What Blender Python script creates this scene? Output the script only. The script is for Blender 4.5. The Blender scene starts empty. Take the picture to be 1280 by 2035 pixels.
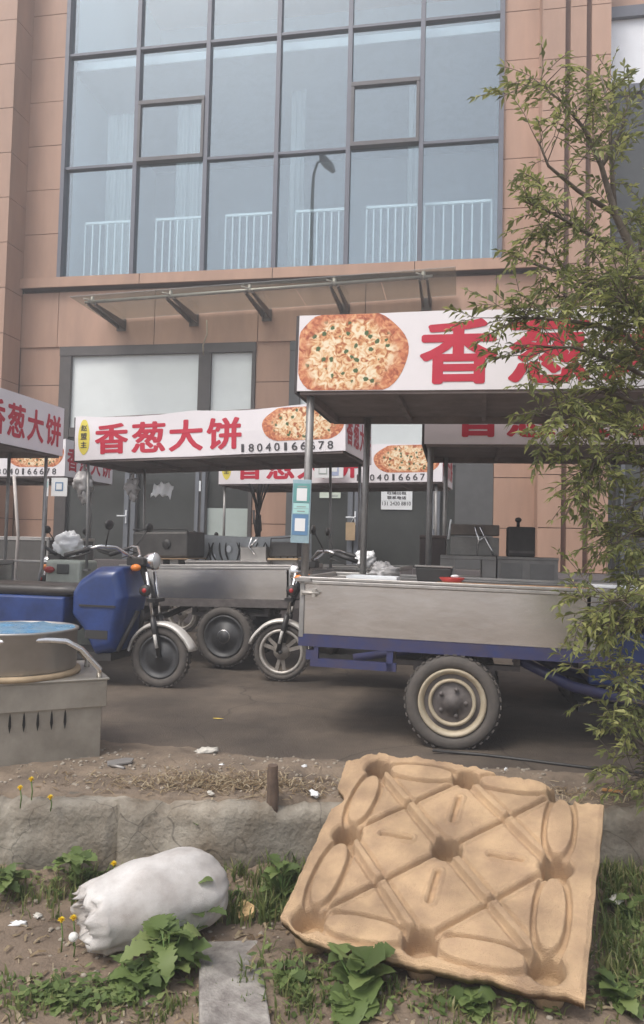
import bpy, math, random
from mathutils import Vector, Matrix, noise
R = math.radians
sc = bpy.context.scene
col = sc.collection
random.seed(7)

# ------------------------------------------------------------------ camera, sky, sun, exposure
F, HY, RO = 1500.0, 1085.0, 0.024          # focal length and horizon row in a 1280 x 2035 frame, roll
th = math.atan((HY - 1017.5) / F)
r0 = Vector((1, 0, 0)); u0 = Vector((0, -math.sin(th), math.cos(th))); fw = Vector((0, math.cos(th), math.sin(th)))
cr = r0 * math.cos(RO) + u0 * math.sin(RO)
cu = u0 * math.cos(RO) - r0 * math.sin(RO)
CAM = Vector((0, 0, 1.2))
cd = bpy.data.cameras.new('camera'); cam = bpy.data.objects.new('camera', cd); col.objects.link(cam)
M = Matrix.Identity(4)
for i in range(3):
    M[i][0] = cr[i]; M[i][1] = cu[i]; M[i][2] = -fw[i]; M[i][3] = CAM[i]
cam.matrix_world = M
cd.sensor_fit = 'VERTICAL'; cd.sensor_height = 36; cd.lens = F / 2035 * 36; cd.clip_start = .05; cd.clip_end = 500
sc.camera = cam

SUN_EL, SUN_AZ = 58, 222                     # degrees; azimuth clockwise from +Y
w = bpy.data.worlds.new('World'); sc.world = w; w.use_nodes = True
nt = w.node_tree; bg = nt.nodes['Background']
sky = nt.nodes.new('ShaderNodeTexSky'); sky.sky_type = 'NISHITA'; sky.sun_disc = False
sky.sun_elevation = R(SUN_EL); sky.sun_rotation = R(SUN_AZ); sky.air_density = 1.0; sky.dust_density = 4.0; sky.ozone_density = 1.0
hs = nt.nodes.new('ShaderNodeHueSaturation'); hs.inputs['Saturation'].default_value = .5
nt.links.new(sky.outputs[0], hs.inputs['Color']); nt.links.new(hs.outputs[0], bg.inputs[0])
bg.inputs[1].default_value = .15
sl = bpy.data.lights.new('sun', 'SUN'); sl.energy = .9; sl.angle = R(18); sl.color = (1, .95, .87)
so = bpy.data.objects.new('sun', sl); col.objects.link(so)
sd = Vector((math.sin(R(SUN_AZ)) * math.cos(R(SUN_EL)), math.cos(R(SUN_AZ)) * math.cos(R(SUN_EL)), math.sin(R(SUN_EL))))
so.rotation_euler = sd.to_track_quat('Z', 'Y').to_euler(); so.location = (0, 0, 20)
sc.view_settings.view_transform = 'Standard'; sc.view_settings.look = 'None'
sc.view_settings.exposure = 0.86; sc.view_settings.gamma = 1

def ray(x, y): return fw + cr * ((x - 640) / F) - cu * ((y - 1017.5) / F)
def at(x, y, d): v = ray(x, y); return CAM + v * (d / v.y)
def hz(x, y, z): v = ray(x, y); return CAM + v * ((z - CAM.z) / v.z)

# ------------------------------------------------------------------ materials
def mat(name, c, rough=.6, metal=0., var=.15, scale=6., c2=None, bump=0., bscale=40., stretch=None, crack=None, spec=.5, coat=0.):
    m = bpy.data.materials.new(name); m.use_nodes = True; n = m.node_tree; L = n.links
    p = n.nodes['Principled BSDF']; p.inputs['Roughness'].default_value = rough; p.inputs['Metallic'].default_value = metal
    p.inputs['Specular IOR Level'].default_value = spec; p.inputs['Coat Weight'].default_value = coat
    tc = n.nodes.new('ShaderNodeTexCoord'); mp = n.nodes.new('ShaderNodeMapping')
    L.new(tc.outputs['Object'], mp.inputs[0])
    if stretch: mp.inputs['Scale'].default_value = stretch
    if var > 0 or c2:
        nz = n.nodes.new('ShaderNodeTexNoise'); nz.inputs['Scale'].default_value = scale; nz.inputs['Detail'].default_value = 8; nz.inputs['Roughness'].default_value = .65
        L.new(mp.outputs[0], nz.inputs['Vector'])
        rp = n.nodes.new('ShaderNodeValToRGB'); L.new(nz.outputs['Fac'], rp.inputs[0])
        rp.color_ramp.elements[0].position = .32; rp.color_ramp.elements[1].position = .68
        lo = c2 if c2 else tuple(v * (1 - var) for v in c); hi = c if c2 else tuple(min(1, v * (1 + var)) for v in c)
        rp.color_ramp.elements[0].color = (*lo, 1); rp.color_ramp.elements[1].color = (*hi, 1)
        cout = rp.outputs[0]
        if crack:
            wn = n.nodes.new('ShaderNodeTexNoise'); wn.inputs['Scale'].default_value = crack[0] * 2; L.new(mp.outputs[0], wn.inputs['Vector'])
            mv = n.nodes.new('ShaderNodeVectorMath'); mv.operation = 'MULTIPLY_ADD'; mv.inputs[1].default_value = (.35 / crack[0],) * 3; L.new(wn.outputs['Color'], mv.inputs[0]); L.new(mp.outputs[0], mv.inputs[2])
            vo = n.nodes.new('ShaderNodeTexVoronoi'); vo.feature = 'DISTANCE_TO_EDGE'; vo.inputs['Scale'].default_value = crack[0]; L.new(mv.outputs[0], vo.inputs['Vector'])
            cr_ = n.nodes.new('ShaderNodeMapRange'); cr_.inputs['From Max'].default_value = crack[1]; cr_.inputs['To Min'].default_value = .5; L.new(vo.outputs['Distance'], cr_.inputs['Value'])
            n3 = n.nodes.new('ShaderNodeTexNoise'); n3.inputs['Scale'].default_value = crack[0] * .9; n3.inputs['Detail'].default_value = 5; L.new(mp.outputs[0], n3.inputs['Vector'])
            st = n.nodes.new('ShaderNodeMapRange'); st.inputs['From Min'].default_value = .38; st.inputs['From Max'].default_value = .56; st.inputs['To Min'].default_value = crack[2]; L.new(n3.outputs['Fac'], st.inputs['Value'])
            mm = n.nodes.new('ShaderNodeMath'); mm.operation = 'MULTIPLY'; L.new(cr_.outputs[0], mm.inputs[0]); L.new(st.outputs[0], mm.inputs[1])
            vm = n.nodes.new('ShaderNodeVectorMath'); vm.operation = 'SCALE'; L.new(cout, vm.inputs[0]); L.new(mm.outputs[0], vm.inputs['Scale']); cout = vm.outputs[0]
        L.new(cout, p.inputs['Base Color'])
        if metal > .3 or rough < .4:
            mr = n.nodes.new('ShaderNodeMapRange'); mr.inputs['To Min'].default_value = max(.04, rough - .1); mr.inputs['To Max'].default_value = rough + .12
            L.new(nz.outputs['Fac'], mr.inputs['Value']); L.new(mr.outputs[0], p.inputs['Roughness'])
    else: p.inputs['Base Color'].default_value = (*c, 1)
    if bump > 0:
        n2 = n.nodes.new('ShaderNodeTexNoise'); n2.inputs['Scale'].default_value = bscale; n2.inputs['Detail'].default_value = 6
        L.new(mp.outputs[0], n2.inputs['Vector'])
        b = n.nodes.new('ShaderNodeBump'); b.inputs['Strength'].default_value = bump; b.inputs['Distance'].default_value = .01
        L.new(n2.outputs['Fac'], b.inputs['Height']); L.new(b.outputs[0], p.inputs['Normal'])
    return m

def leafmat(name, cols):
    m = bpy.data.materials.new(name); m.use_nodes = True; n = m.node_tree; L = n.links
    n.nodes.remove(n.nodes['Principled BSDF'])
    g = n.nodes.new('ShaderNodeNewGeometry'); rp = n.nodes.new('ShaderNodeValToRGB'); L.new(g.outputs['Random Per Island'], rp.inputs[0])
    e = rp.color_ramp.elements
    while len(e) < len(cols): e.new(.5)
    for i, c in enumerate(cols): e[i].position = i / (len(cols) - 1); e[i].color = (*c, 1)
    d = n.nodes.new('ShaderNodeBsdfPrincipled'); d.inputs['Roughness'].default_value = .5; d.inputs['Specular IOR Level'].default_value = .35
    t = n.nodes.new('ShaderNodeBsdfTranslucent'); mx = n.nodes.new('ShaderNodeMixShader'); mx.inputs[0].default_value = .46
    L.new(rp.outputs[0], d.inputs['Base Color']); L.new(rp.outputs[0], t.inputs['Color'])
    L.new(d.outputs[0], mx.inputs[1]); L.new(t.outputs[0], mx.inputs[2]); L.new(mx.outputs[0], n.nodes['Material Output'].inputs[0])
    return m

def glassmat(name, tint, fac, rough=.0, gl=(1, 1, 1), dust=0.):
    m = bpy.data.materials.new(name); m.use_nodes = True; n = m.node_tree; L = n.links
    n.nodes.remove(n.nodes['Principled BSDF'])
    t = n.nodes.new('ShaderNodeBsdfTransparent'); t.inputs[0].default_value = (*tint, 1)
    g = n.nodes.new('ShaderNodeBsdfGlossy'); g.inputs['Roughness'].default_value = rough; g.inputs[0].default_value = (*gl, 1)
    mx = n.nodes.new('ShaderNodeMixShader'); mx.inputs[0].default_value = fac
    L.new(t.outputs[0], mx.inputs[1]); L.new(g.outputs[0], mx.inputs[2]); out = mx.outputs[0]
    if dust:
        d = n.nodes.new('ShaderNodeBsdfDiffuse'); d.inputs[0].default_value = (.52, .50, .47, 1); m2 = n.nodes.new('ShaderNodeMixShader'); nz = n.nodes.new('ShaderNodeTexNoise'); nz.inputs['Scale'].default_value = 2.5; mr = n.nodes.new('ShaderNodeMapRange'); mr.inputs['To Min'].default_value = dust * .5; mr.inputs['To Max'].default_value = dust * 1.5
        L.new(nz.outputs['Fac'], mr.inputs['Value']); L.new(mr.outputs[0], m2.inputs[0]); L.new(out, m2.inputs[1]); L.new(d.outputs[0], m2.inputs[2]); out = m2.outputs[0]
    L.new(out, n.nodes['Material Output'].inputs[0])
    return m

def breadmat():
    m = bpy.data.materials.new('printed_flatbread'); m.use_nodes = True; n = m.node_tree; L = n.links
    p = n.nodes['Principled BSDF']; p.inputs['Roughness'].default_value = .45
    tc = n.nodes.new('ShaderNodeTexCoord'); ob = tc.outputs['Object']
    def noi(s, d=6, dist=0.):
        z = n.nodes.new('ShaderNodeTexNoise'); z.inputs['Scale'].default_value = s; z.inputs['Detail'].default_value = d; z.inputs['Distortion'].default_value = dist; L.new(ob, z.inputs['Vector']); return z
    def ramp(src, st):
        r = n.nodes.new('ShaderNodeValToRGB'); e = r.color_ramp.elements
        while len(e) < len(st): e.new(.5)
        for i, (q, c) in enumerate(st): e[i].position = q; e[i].color = (*c, 1)
        L.new(src, r.inputs[0]); return r
    def mix(a, b, f):
        x = n.nodes.new('ShaderNodeMix'); x.data_type = 'RGBA'; L.new(f, x.inputs['Factor']); L.new(a, x.inputs['A'])
        if isinstance(b, tuple): x.inputs['B'].default_value = (*b, 1)
        else: L.new(b, x.inputs['B'])
        return x.outputs['Result']
    def rmp(src, lo, hi):
        r = n.nodes.new('ShaderNodeMapRange'); r.inputs['From Min'].default_value = lo; r.inputs['From Max'].default_value = hi; L.new(src, r.inputs['Value']); return r.outputs[0]
    n1 = noi(21, 9, 1.4)
    mid = ramp(n1.outputs['Fac'], [(.36, (.40, .11, .04)), (.44, (.68, .33, .14)), (.51, (.80, .56, .32)), (.61, (.88, .75, .55))])
    edge = ramp(n1.outputs['Fac'], [(.3, (.28, .05, .03)), (.5, (.60, .20, .09)), (.7, (.80, .47, .24))])
    at_ = n.nodes.new('ShaderNodeAttribute'); at_.attribute_name = 'rad'
    add = n.nodes.new('ShaderNodeMath'); add.inputs[1].default_value = .0
    n3 = noi(6, 3); sub = n.nodes.new('ShaderNodeMath'); sub.operation = 'MULTIPLY_ADD'; sub.inputs[1].default_value = .35; L.new(n3.outputs['Fac'], sub.inputs[0]); L.new(at_.outputs['Fac'], sub.inputs[2])
    c = mix(mid.outputs[0], edge.outputs[0], rmp(sub.outputs[0], .85, 1.02))
    n2 = noi(38, 2); v = n.nodes.new('ShaderNodeTexVoronoi'); v.inputs['Scale'].default_value = 17; L.new(ob, v.inputs['Vector'])
    sp = n.nodes.new('ShaderNodeMath'); sp.operation = 'MULTIPLY_ADD'; sp.inputs[1].default_value = .5; L.new(n2.outputs['Fac'], sp.inputs[0]); L.new(v.outputs['Distance'], sp.inputs[2])
    g1 = rmp(sp.outputs[0], .52, .47)
    g2 = rmp(sub.outputs[0], 1.0, .9); mul = n.nodes.new('ShaderNodeMath'); mul.operation = 'MULTIPLY'; L.new(g1, mul.inputs[0]); L.new(g2, mul.inputs[1])
    c = mix(c, (.07, .12, .04), mul.outputs[0])
    L.new(c, p.inputs['Base Color'])
    return m

STONE = mat('brown_stone_cladding', (.415, .255, .182), .6, var=.11, scale=2.2, stretch=(1.4, 1.4, .3), bump=.08, bscale=150, crack=(1.1, .0001, .88))
STONE_D = mat('stone_joint_shadow_gap', (.10, .06, .05), .8, var=.1)
GRANITE = mat('dark_granite_base', (.16, .14, .14), .5, var=.25, scale=60)
ALU = mat('grey_window_frame', (.125, .13, .155), .45, .3, var=.08)
DFRAME = mat('dark_shopfront_frame', (.085, .075, .072), .5, .1, var=.12)
GFRAME = mat('blue_grey_door_frame', (.17, .18, .20), .5, .2, var=.1)
FILM = mat('white_window_film', (.76, .80, .79), .35, var=.04, scale=2)
PALEPANE = mat('pale_green_panel', (.42, .47, .44), .4, var=.05)
DGLASS = mat('dark_shop_glass', (.055, .058, .055), .12, var=.25, scale=1.5)
GLASS = glassmat('upper_window_glass', (.88, .94, .96), .135, 0., (.80, .90, .98), .035)
CGLASS = glassmat('awning_glass', (.84, .86, .83), .12, .10, (.9, .9, .88), .16)
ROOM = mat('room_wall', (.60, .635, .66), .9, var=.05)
WHITEP = mat('white_paint', (.78, .80, .82), .5, var=.04)
CURT = mat('sheer_curtain', (.46, .50, .51), .9, var=.06)
STEEL = mat('stainless_sheet', (.70, .67, .64), .22, .95, var=.08, scale=2, stretch=(.8, 1, 1.5), bump=.28, bscale=3.2)
STEEL_D = mat('dull_grey_sheet', (.30, .285, .27), .5, .5, var=.2, scale=5)
STEEL_S = mat('stove_steel', (.42, .39, .34), .42, .6, var=.22, scale=4, c2=(.27, .25, .215), bump=.06, bscale=9)
CHROME = mat('bright_tube', (.72, .71, .70), .22, .95, var=.06)
POST = mat('galvanised_post', (.33, .32, .31), .5, .45, var=.2, scale=10)
BLUE = mat('blue_enamel', (.017, .044, .17), .32, 0, var=.3, scale=5, coat=.3)
BLUE_F = mat('blue_frame_paint', (.026, .040, .14), .5, 0, var=.35, scale=7, c2=(.06, .05, .09))
BLACK = mat('black_plastic', (.034, .032, .031), .5, var=.2)
RUBBER = mat('tyre_rubber', (.075, .068, .062), .85, var=.3, scale=12, c2=(.115, .10, .088), bump=.2, bscale=60)
CREAM = mat('cream_rim_paint', (.50, .44, .33), .5, .1, var=.25, scale=9, c2=(.36, .29, .20))
RIMG = mat('grey_wheel_disc', (.12, .105, .10), .6, .2, var=.3, scale=14)
RIMS = mat('silver_wheel_rim', (.48, .45, .41), .45, .5, var=.3, scale=10)
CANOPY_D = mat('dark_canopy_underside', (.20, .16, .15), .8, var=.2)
VINYL = mat('white_banner_vinyl', (.80, .76, .775), .42, var=.035, scale=2.5, bump=.12, bscale=3)
RED = mat('red_print', (.52, .022, .05), .45, var=.06)
INK = mat('dark_grey_print', (.06, .055, .06), .5, var=0.1)
INKL = mat('faint_grey_print', (.30, .34, .33), .5, var=0.1)
YEL = mat('yellow_print', (.74, .62, .10), .45, var=.05)
BREAD = breadmat()
ORANGE = mat('orange_lens', (.75, .22, .03), .25, var=.05)
REDL = mat('red_lens', (.42, .03, .03), .25, var=.1)
LENS = mat('headlamp_lens', (.75, .75, .74), .12, .3, var=.03)
TEAL = mat('teal_card', (.13, .34, .33), .4, var=.08)
MINT = mat('mint_card', (.42, .68, .66), .4, var=.04)
BLUEC = mat('blue_card', (.12, .24, .40), .4, var=.08)
PAPER = mat('white_paper', (.78, .79, .79), .6, var=.04)
BAGW = mat('white_plastic_bag', (.92, .92, .92), .4, var=.06)
BAGC = mat('cloudy_plastic_bag', (.52, .50, .49), .35, var=.15, scale=20)
TAN = mat('tan_card', (.46, .33, .20), .7, var=.15)
WOODP = mat('pressed_wood', (.58, .40, .235), .92, var=.12, scale=6, c2=(.40, .265, .165), bump=.8, bscale=230, crack=(3.2, .0001, .74))
SACKM = mat('white_woven_sack', (.64, .62, .595), .6, var=.08, scale=5, c2=(.40, .36, .33), bump=.25, bscale=260, crack=(5, .0001, .80))
ASPH = mat('worn_asphalt', (.155, .122, .092), .75, var=.3, scale=2.2, c2=(.082, .064, .050), bump=.9, bscale=110, crack=(.7, .005, .55))
DIRT = mat('dusty_earth', (.25, .192, .138), .95, var=.3, scale=5, c2=(.125, .095, .07), bump=.7, bscale=70)
EARTH = mat('brown_earth', (.225, .168, .12), .95, var=.3, scale=4, c2=(.135, .10, .072), bump=.7, bscale=60)
CONC = mat('old_concrete', (.38, .345, .285), .9, var=.25, scale=4.5, c2=(.17, .135, .095), bump=1.0, bscale=42, crack=(1.6, .005, .52))
SLABM = mat('concrete_slab', (.38, .355, .32), .9, var=.25, scale=11, c2=(.15, .13, .12), bump=.5, bscale=90, crack=(3.0, .0001, .6))
BARK = mat('grey_bark', (.13, .105, .08), .9, var=.3, scale=20, bump=.5, bscale=50)
STRAWM = leafmat('dry_straw', [(.16, .11, .065), (.30, .22, .13), (.42, .34, .22), (.55, .46, .33)])
LEAFM = leafmat('tree_leaflets', [(.13, .145, .06), (.17, .19, .07), (.225, .25, .085), (.31, .33, .115), (.46, .46, .18)])
WEEDM = leafmat('weed_leaves', [(.10, .145, .05), (.14, .20, .065), (.20, .27, .09), (.28, .33, .13)])
GRASSM = leafmat('grass_blades', [(.09, .13, .04), (.14, .19, .06), (.22, .25, .09), (.34, .31, .15)])
PETAL = mat('yellow_petals', (.80, .58, .02), .6, var=.1)
FLUFF = mat('white_seed_fluff', (.80, .80, .76), .9, var=.05)
STEMM = mat('green_stem', (.12, .20, .05), .6, var=.1)
STUMP = mat('brown_stump', (.11, .075, .055), .9, var=.3, scale=20)
BLUELID = mat('blue_plastic_cover', (.05, .22, .42), .25, var=.5, scale=9, c2=(.20, .33, .42))
WOODB = mat('greasy_board', (.36, .27, .17), .7, var=.25, scale=8)
REDP = mat('red_plastic', (.50, .05, .04), .4, var=.1)
ORAW = mat('orange_wood_stick', (.55, .28, .10), .6, var=.15)
GREENG = mat('pale_green_enamel', (.50, .53, .46), .5, .1, var=.15)
STRIPEM = mat('pale_tarp', (.44, .46, .47), .6, var=.12, scale=8)
LAMPM = mat('street_lamp_metal', (.16, .17, .18), .5, .3, var=.05)

# ------------------------------------------------------------------ mesh builder
class MB:
    def __init__(s): s.v = []; s.f = []; s.sm = []
    def add(s, vs, fs, smooth=False, mtx=None):
        b = len(s.v)
        for p in vs:
            p = Vector(p); s.v.append(mtx @ p if mtx else p)
        for f in fs: s.f.append([i + b for i in f]); s.sm.append(smooth)
        return s
    def box(s, x0, x1, y0, y1, z0, z1, mtx=None):
        vs = [(x, y, z) for x in (x0, x1) for y in (y0, y1) for z in (z0, z1)]
        return s.add(vs, [(0, 1, 3, 2), (4, 6, 7, 5), (0, 4, 5, 1), (2, 3, 7, 6), (0, 2, 6, 4), (1, 5, 7, 3)], False, mtx)
    def tube(s, pts, r, n=8, caps=True):
        pts = [Vector(p) for p in pts]; rs = r if isinstance(r, (list, tuple)) else [r] * len(pts)
        vs = []; up = None
        for i, p in enumerate(pts):
            d = (pts[min(i + 1, len(pts) - 1)] - pts[max(i - 1, 0)]).normalized()
            if up is None: up = Vector((0, 0, 1)) if abs(d.z) < .9 else Vector((1, 0, 0))
            a = d.cross(up)
            if a.length < 1e-4: a = d.orthogonal()
            a.normalize(); b = a.cross(d).normalized(); up = b
            for k in range(n):
                t = 2 * math.pi * k / n; vs.append(p + a * (math.cos(t) * rs[i]) + b * (math.sin(t) * rs[i]))
        fs = [(i * n + k, i * n + (k + 1) % n, (i + 1) * n + (k + 1) % n, (i + 1) * n + k) for i in range(len(pts) - 1) for k in range(n)]
        if caps: fs += [tuple(range(n))[::-1], tuple((len(pts) - 1) * n + k for k in range(n))]
        return s.add(vs, fs, True)
    def lathe(s, prof, c=(0, 0, 0), axis='y', n=32, a0=0, a1=2 * math.pi, close=False):
        c = Vector(c); vs = []; full = abs(a1 - a0 - 2 * math.pi) < 1e-6; m = n if full else n + 1
        for k in range(m):
            t = a0 + (a1 - a0) * k / n; ct, st = math.cos(t), math.sin(t)
            for (r, h) in prof:
                if axis == 'y': q = (r * ct, h, r * st)
                elif axis == 'z': q = (r * ct, r * st, h)
                else: q = (h, r * ct, r * st)
                vs.append(c + Vector(q))
        P = len(prof); fs = []
        for k in range(n):
            k2 = (k + 1) % m
            for j in range(P if close else P - 1):
                j2 = (j + 1) % P; fs.append((k * P + j, k2 * P + j, k2 * P + j2, k * P + j2))
        return s.add(vs, fs, True)
    def prism(s, poly, y0, y1, plane='xz'):
        n = len(poly)
        q = (lambda a, b, h: (a, h, b)) if plane == 'xz' else ((lambda a, b, h: (a, b, h)) if plane == 'xy' else (lambda a, b, h: (h, a, b)))
        vs = [q(a, b, y0) for a, b in poly] + [q(a, b, y1) for a, b in poly]
        fs = [tuple(range(n)), tuple(range(2 * n - 1, n - 1, -1))] + [(i, i + n, (i + 1) % n + n, (i + 1) % n) for i in range(n)]
        return s.add(vs, fs)
    def ball(s, c, rx, ry, rz, n=16, m=10, jit=0., seed=0):
        c = Vector(c); vs = []; fs = []
        for i in range(m + 1):
            a = math.pi * i / m
            for k in range(n):
                t = 2 * math.pi * k / n
                d = Vector((math.sin(a) * math.cos(t), math.sin(a) * math.sin(t), math.cos(a)))
                q = 1 + jit * noise.fractal(d * 2.2 + Vector((seed, seed * 2, 0)), 1, 2, 4)
                vs.append(c + Vector((d.x * rx * q, d.y * ry * q, d.z * rz * q)))
        for i in range(m):
            for k in range(n): fs.append((i * n + k, (i + 1) * n + k, (i + 1) * n + (k + 1) % n, i * n + (k + 1) % n))
        return s.add(vs, fs, True)
    def build(s, name, m, parent=None, bevel=0., loc=None):
        me = bpy.data.meshes.new(name); me.from_pydata([tuple(p) for p in s.v], [], s.f); me.update()
        me.polygons.foreach_set('use_smooth', s.sm)
        if m: me.materials.append(m)
        o = bpy.data.objects.new(name, me); col.objects.link(o)
        if parent: o.parent = parent
        if loc is not None: o.location = loc
        if bevel > 0:
            b = o.modifiers.new('bevel', 'BEVEL'); b.width = bevel; b.segments = 2; b.limit_method = 'ANGLE'; b.angle_limit = R(40)
        return o

def tag(o, label=None, cat=None, group=None, kind=None):
    if label: o['label'] = label
    if cat: o['category'] = cat
    if group: o['group'] = group
    if kind: o['kind'] = kind
    return o
def thing(name, label, cat, loc=(0, 0, 0), rot=(0, 0, 0), group=None):
    o = bpy.data.objects.new(name, None); o.empty_display_size = .1; col.objects.link(o); o.location = loc; o.rotation_euler = rot
    return tag(o, label, cat, group)

# ------------------------------------------------------------------ lettering
_g = {}
def glyph(s):
    if s not in _g:
        c = bpy.data.curves.new('lettering', 'FONT'); c.body = s; c.size = 1; c.resolution_u = 3
        o = bpy.data.objects.new('lettering', c); col.objects.link(o)
        dg = bpy.context.evaluated_depsgraph_get(); me = bpy.data.meshes.new_from_object(o.evaluated_get(dg))
        vs = [(v.co.x, v.co.y) for v in me.vertices]; fs = [tuple(p.vertices) for p in me.polygons]
        bpy.data.objects.remove(o); bpy.data.curves.remove(c); bpy.data.meshes.remove(me)
        _g[s] = (vs, fs)
    return _g[s]
def letters(mb, s, x0, x1, z0, z1, y, bold=.0, warp=None, axis='x', step=.00012):
    """text filling the box x0..x1, z0..z1 in a plane; axis 'x': faces -y, axis 'y': runs along y and faces +x (y is then the x of the plane)"""
    vs, fs = glyph(s)
    a0 = min(v[0] for v in vs) - bold; a1 = max(v[0] for v in vs) + bold; b0 = min(v[1] for v in vs) - bold * .8; b1 = max(v[1] for v in vs) + bold * .8
    sh = [(0, 0)] + ([(math.cos(t * math.pi / 6) * bold, math.sin(t * math.pi / 6) * bold * .8) for t in range(12)] if bold else [])
    for k, (dx, dz) in enumerate(sh):
        out = []
        for (a, b) in vs:
            x = x0 + (a + dx - a0) / (a1 - a0) * (x1 - x0); z = z0 + (b + dz - b0) / (b1 - b0) * (z1 - z0)
            e = k * step
            if axis == 'x':
                p = Vector((x, y - e, z))
                if warp: p = warp(p)
            else: p = Vector((y + e, x, z))
            out.append(p)
        mb.add(out, fs)

# ------------------------------------------------------------------ the building (local: x along the front, -y towards the street)
FA = R(10.4); FO = Vector((0, 12, 0)); FU = Vector((math.cos(FA), -math.sin(FA), 0)); FN = Vector((-math.sin(FA), -math.cos(FA), 0))
bd = thing('building', 'brown stone clad building with a tall blue glazed window above a shopfront', 'building', FO, (0, 0, -FA))
def cladding(name, u0, u1, z0, z1, y, th, cuts_z=(), cuts_u=(), gap=.012, back=True):
    zs = [z0] + sorted(c for c in cuts_z if z0 + .05 < c < z1 - .05) + [z1]
    us = [u0] + sorted(c for c in cuts_u if u0 + .05 < c < u1 - .05) + [u1]
    mb = MB()
    for i in range(len(zs) - 1):
        for j in range(len(us) - 1):
            g = gap / 2; dy = random.uniform(-.002, .002)
            mb.box(us[j] + (g if j else 0), us[j + 1] - (g if j < len(us) - 2 else 0), y + dy, y + .03, zs[i] + (g if i else 0), zs[i + 1] - (g if i < len(zs) - 2 else 0))
    o = mb.build(name, STONE, bd)
    if back: MB().box(u0 + .004, u1 - .004, y + .022, y + th, z0 + .004, z1 - .004).build('joint_backing', STONE_D, o)
    return o
JZ = [.76 + .7745 * k + .0 for k in range(16)]           # 1.53, 2.31 ... courses
JZU = [6.5 + .788 * k for k in range(8)]
cladding('wall', -5.42, -4.70, 5.70, 13, 0, .3, JZU)
cladding('wall', 2.70, 3.30, 5.70, 13, 0, .3, JZU)
cladding('sill_band', -5.42, 3.28, 5.53, 5.70, -.09, .45, (), (-3.2, -.9, 1.4))
cladding('spandrel', -5.42, 3.28, 4.52, 5.47, .03, .3, (), (-4.72, -2.95, -1.15, .62, 2.66))
MB().box(-5.42, 3.28, .1, .4, 5.47, 5.53).build('soffit_recess', STONE_D, bd)  # shadow line under the sill, put in as dark stone colour
cladding('shop_pier', -5.42, -4.66, .9, 4.52, .06, .3, JZ)
cladding('shop_pier', -1.17, -.60, .9, 4.52, .06, .3, JZ)
cladding('shop_pier', 2.66, 3.30, .9, 4.52, .0, .3, JZ)
cladding('pilaster', -7.2, -5.42, .9, 13, -.5, .6, [1.54 + .7735 * k for k in range(16)], (-6.5, -5.9))
for i in range(16): MB().box(-5.419, -5.40, -.5, .0, 1.54 + .7735 * (i - 1) + .006, 1.54 + .7735 * i - .006).build('pilaster_side', STONE, bd) if 1.54 + .7735 * i < 13.3 else None
MB().box(3.262, 3.2745, -.495, .0, .9, 13).build('pilaster_side', STONE, bd)
# the right pilaster with its two deep grooves
pl = MB(); PZ = [.9] + [1.54 + .7735 * k - .0 for k in range(14)] + [13]
for (a, b) in ((3.275, 3.59), (3.665, 3.89), (3.965, 4.235)):
    for i in range(len(PZ) - 1): pl.box(a, b, -.5, -.40, PZ[i] + .006, PZ[i + 1] - .006)
pr_ = pl.build('pilaster', STONE, bd)
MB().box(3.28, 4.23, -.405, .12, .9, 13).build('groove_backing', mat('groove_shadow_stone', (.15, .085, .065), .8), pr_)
cladding('wall', 4.235, 9, 9.55, 13, -.02, .3, (10.4, 11.3), (5.6, 7.2))
cladding('wall', 4.235, 9, 4.5, 5.75, -.02, .3, (5.2,), (5.6, 7.2))
cladding('wall', -12, -7.2, .9, 13, 0, .3, JZ, (-8.6, -10.2))
MB().box(-12, 9, -.6, -.5, 0, .895).box(-12, 9, -.95, -.6, 0, .45).build('base_course', GRANITE, bd)
MB().box(-12, 9, -.5, .6, .40, .893).build('base_slab', GRANITE, bd)
MB().box(-12, 9, .35, 9, 12.9, 13.2).box(-12.2, -12, .3, 9, 0, 13).box(9, 9.2, .3, 9, 0, 13).box(-12, 9, 9, 9.2, 0, 13).build('roof_and_side_walls', STONE, bd)

# upper glazed window
U = [-4.70, -3.38, -2.125, -.905, .29, 1.462, 2.70]; Z = [5.70, 7.63, 9.65, 11.7, 12.9]
fm = MB()
for i, u in enumerate(U):
    hw = .035
    fm.box(u - hw, u + hw, -.03 - (.012 if 0 < i < 6 else .03), .12, Z[0], Z[-1])
for z in Z:
    for i in range(6):
        if z == 7.63 and i in (1, 4): continue
        fm.box(U[i] + .035, U[i + 1] - .035, -.028, .1, z - .022, z + .022)
uw = fm.build('upper_window', ALU, bd)
def pane(par, u0, u1, z0, z1, y=.03, m=GLASS, t=.006):
    b = MB().box(u0, u1, y, y + t, z0, z1)
    if m is GLASS:
        tu, tz = random.uniform(-.007, .007), random.uniform(-.007, .007)
        for p in b.v: p.y += tu * (p.x - (u0 + u1) / 2) + tz * (p.z - (z0 + z1) / 2) * .6
    return b.build('pane', m, par)
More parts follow.
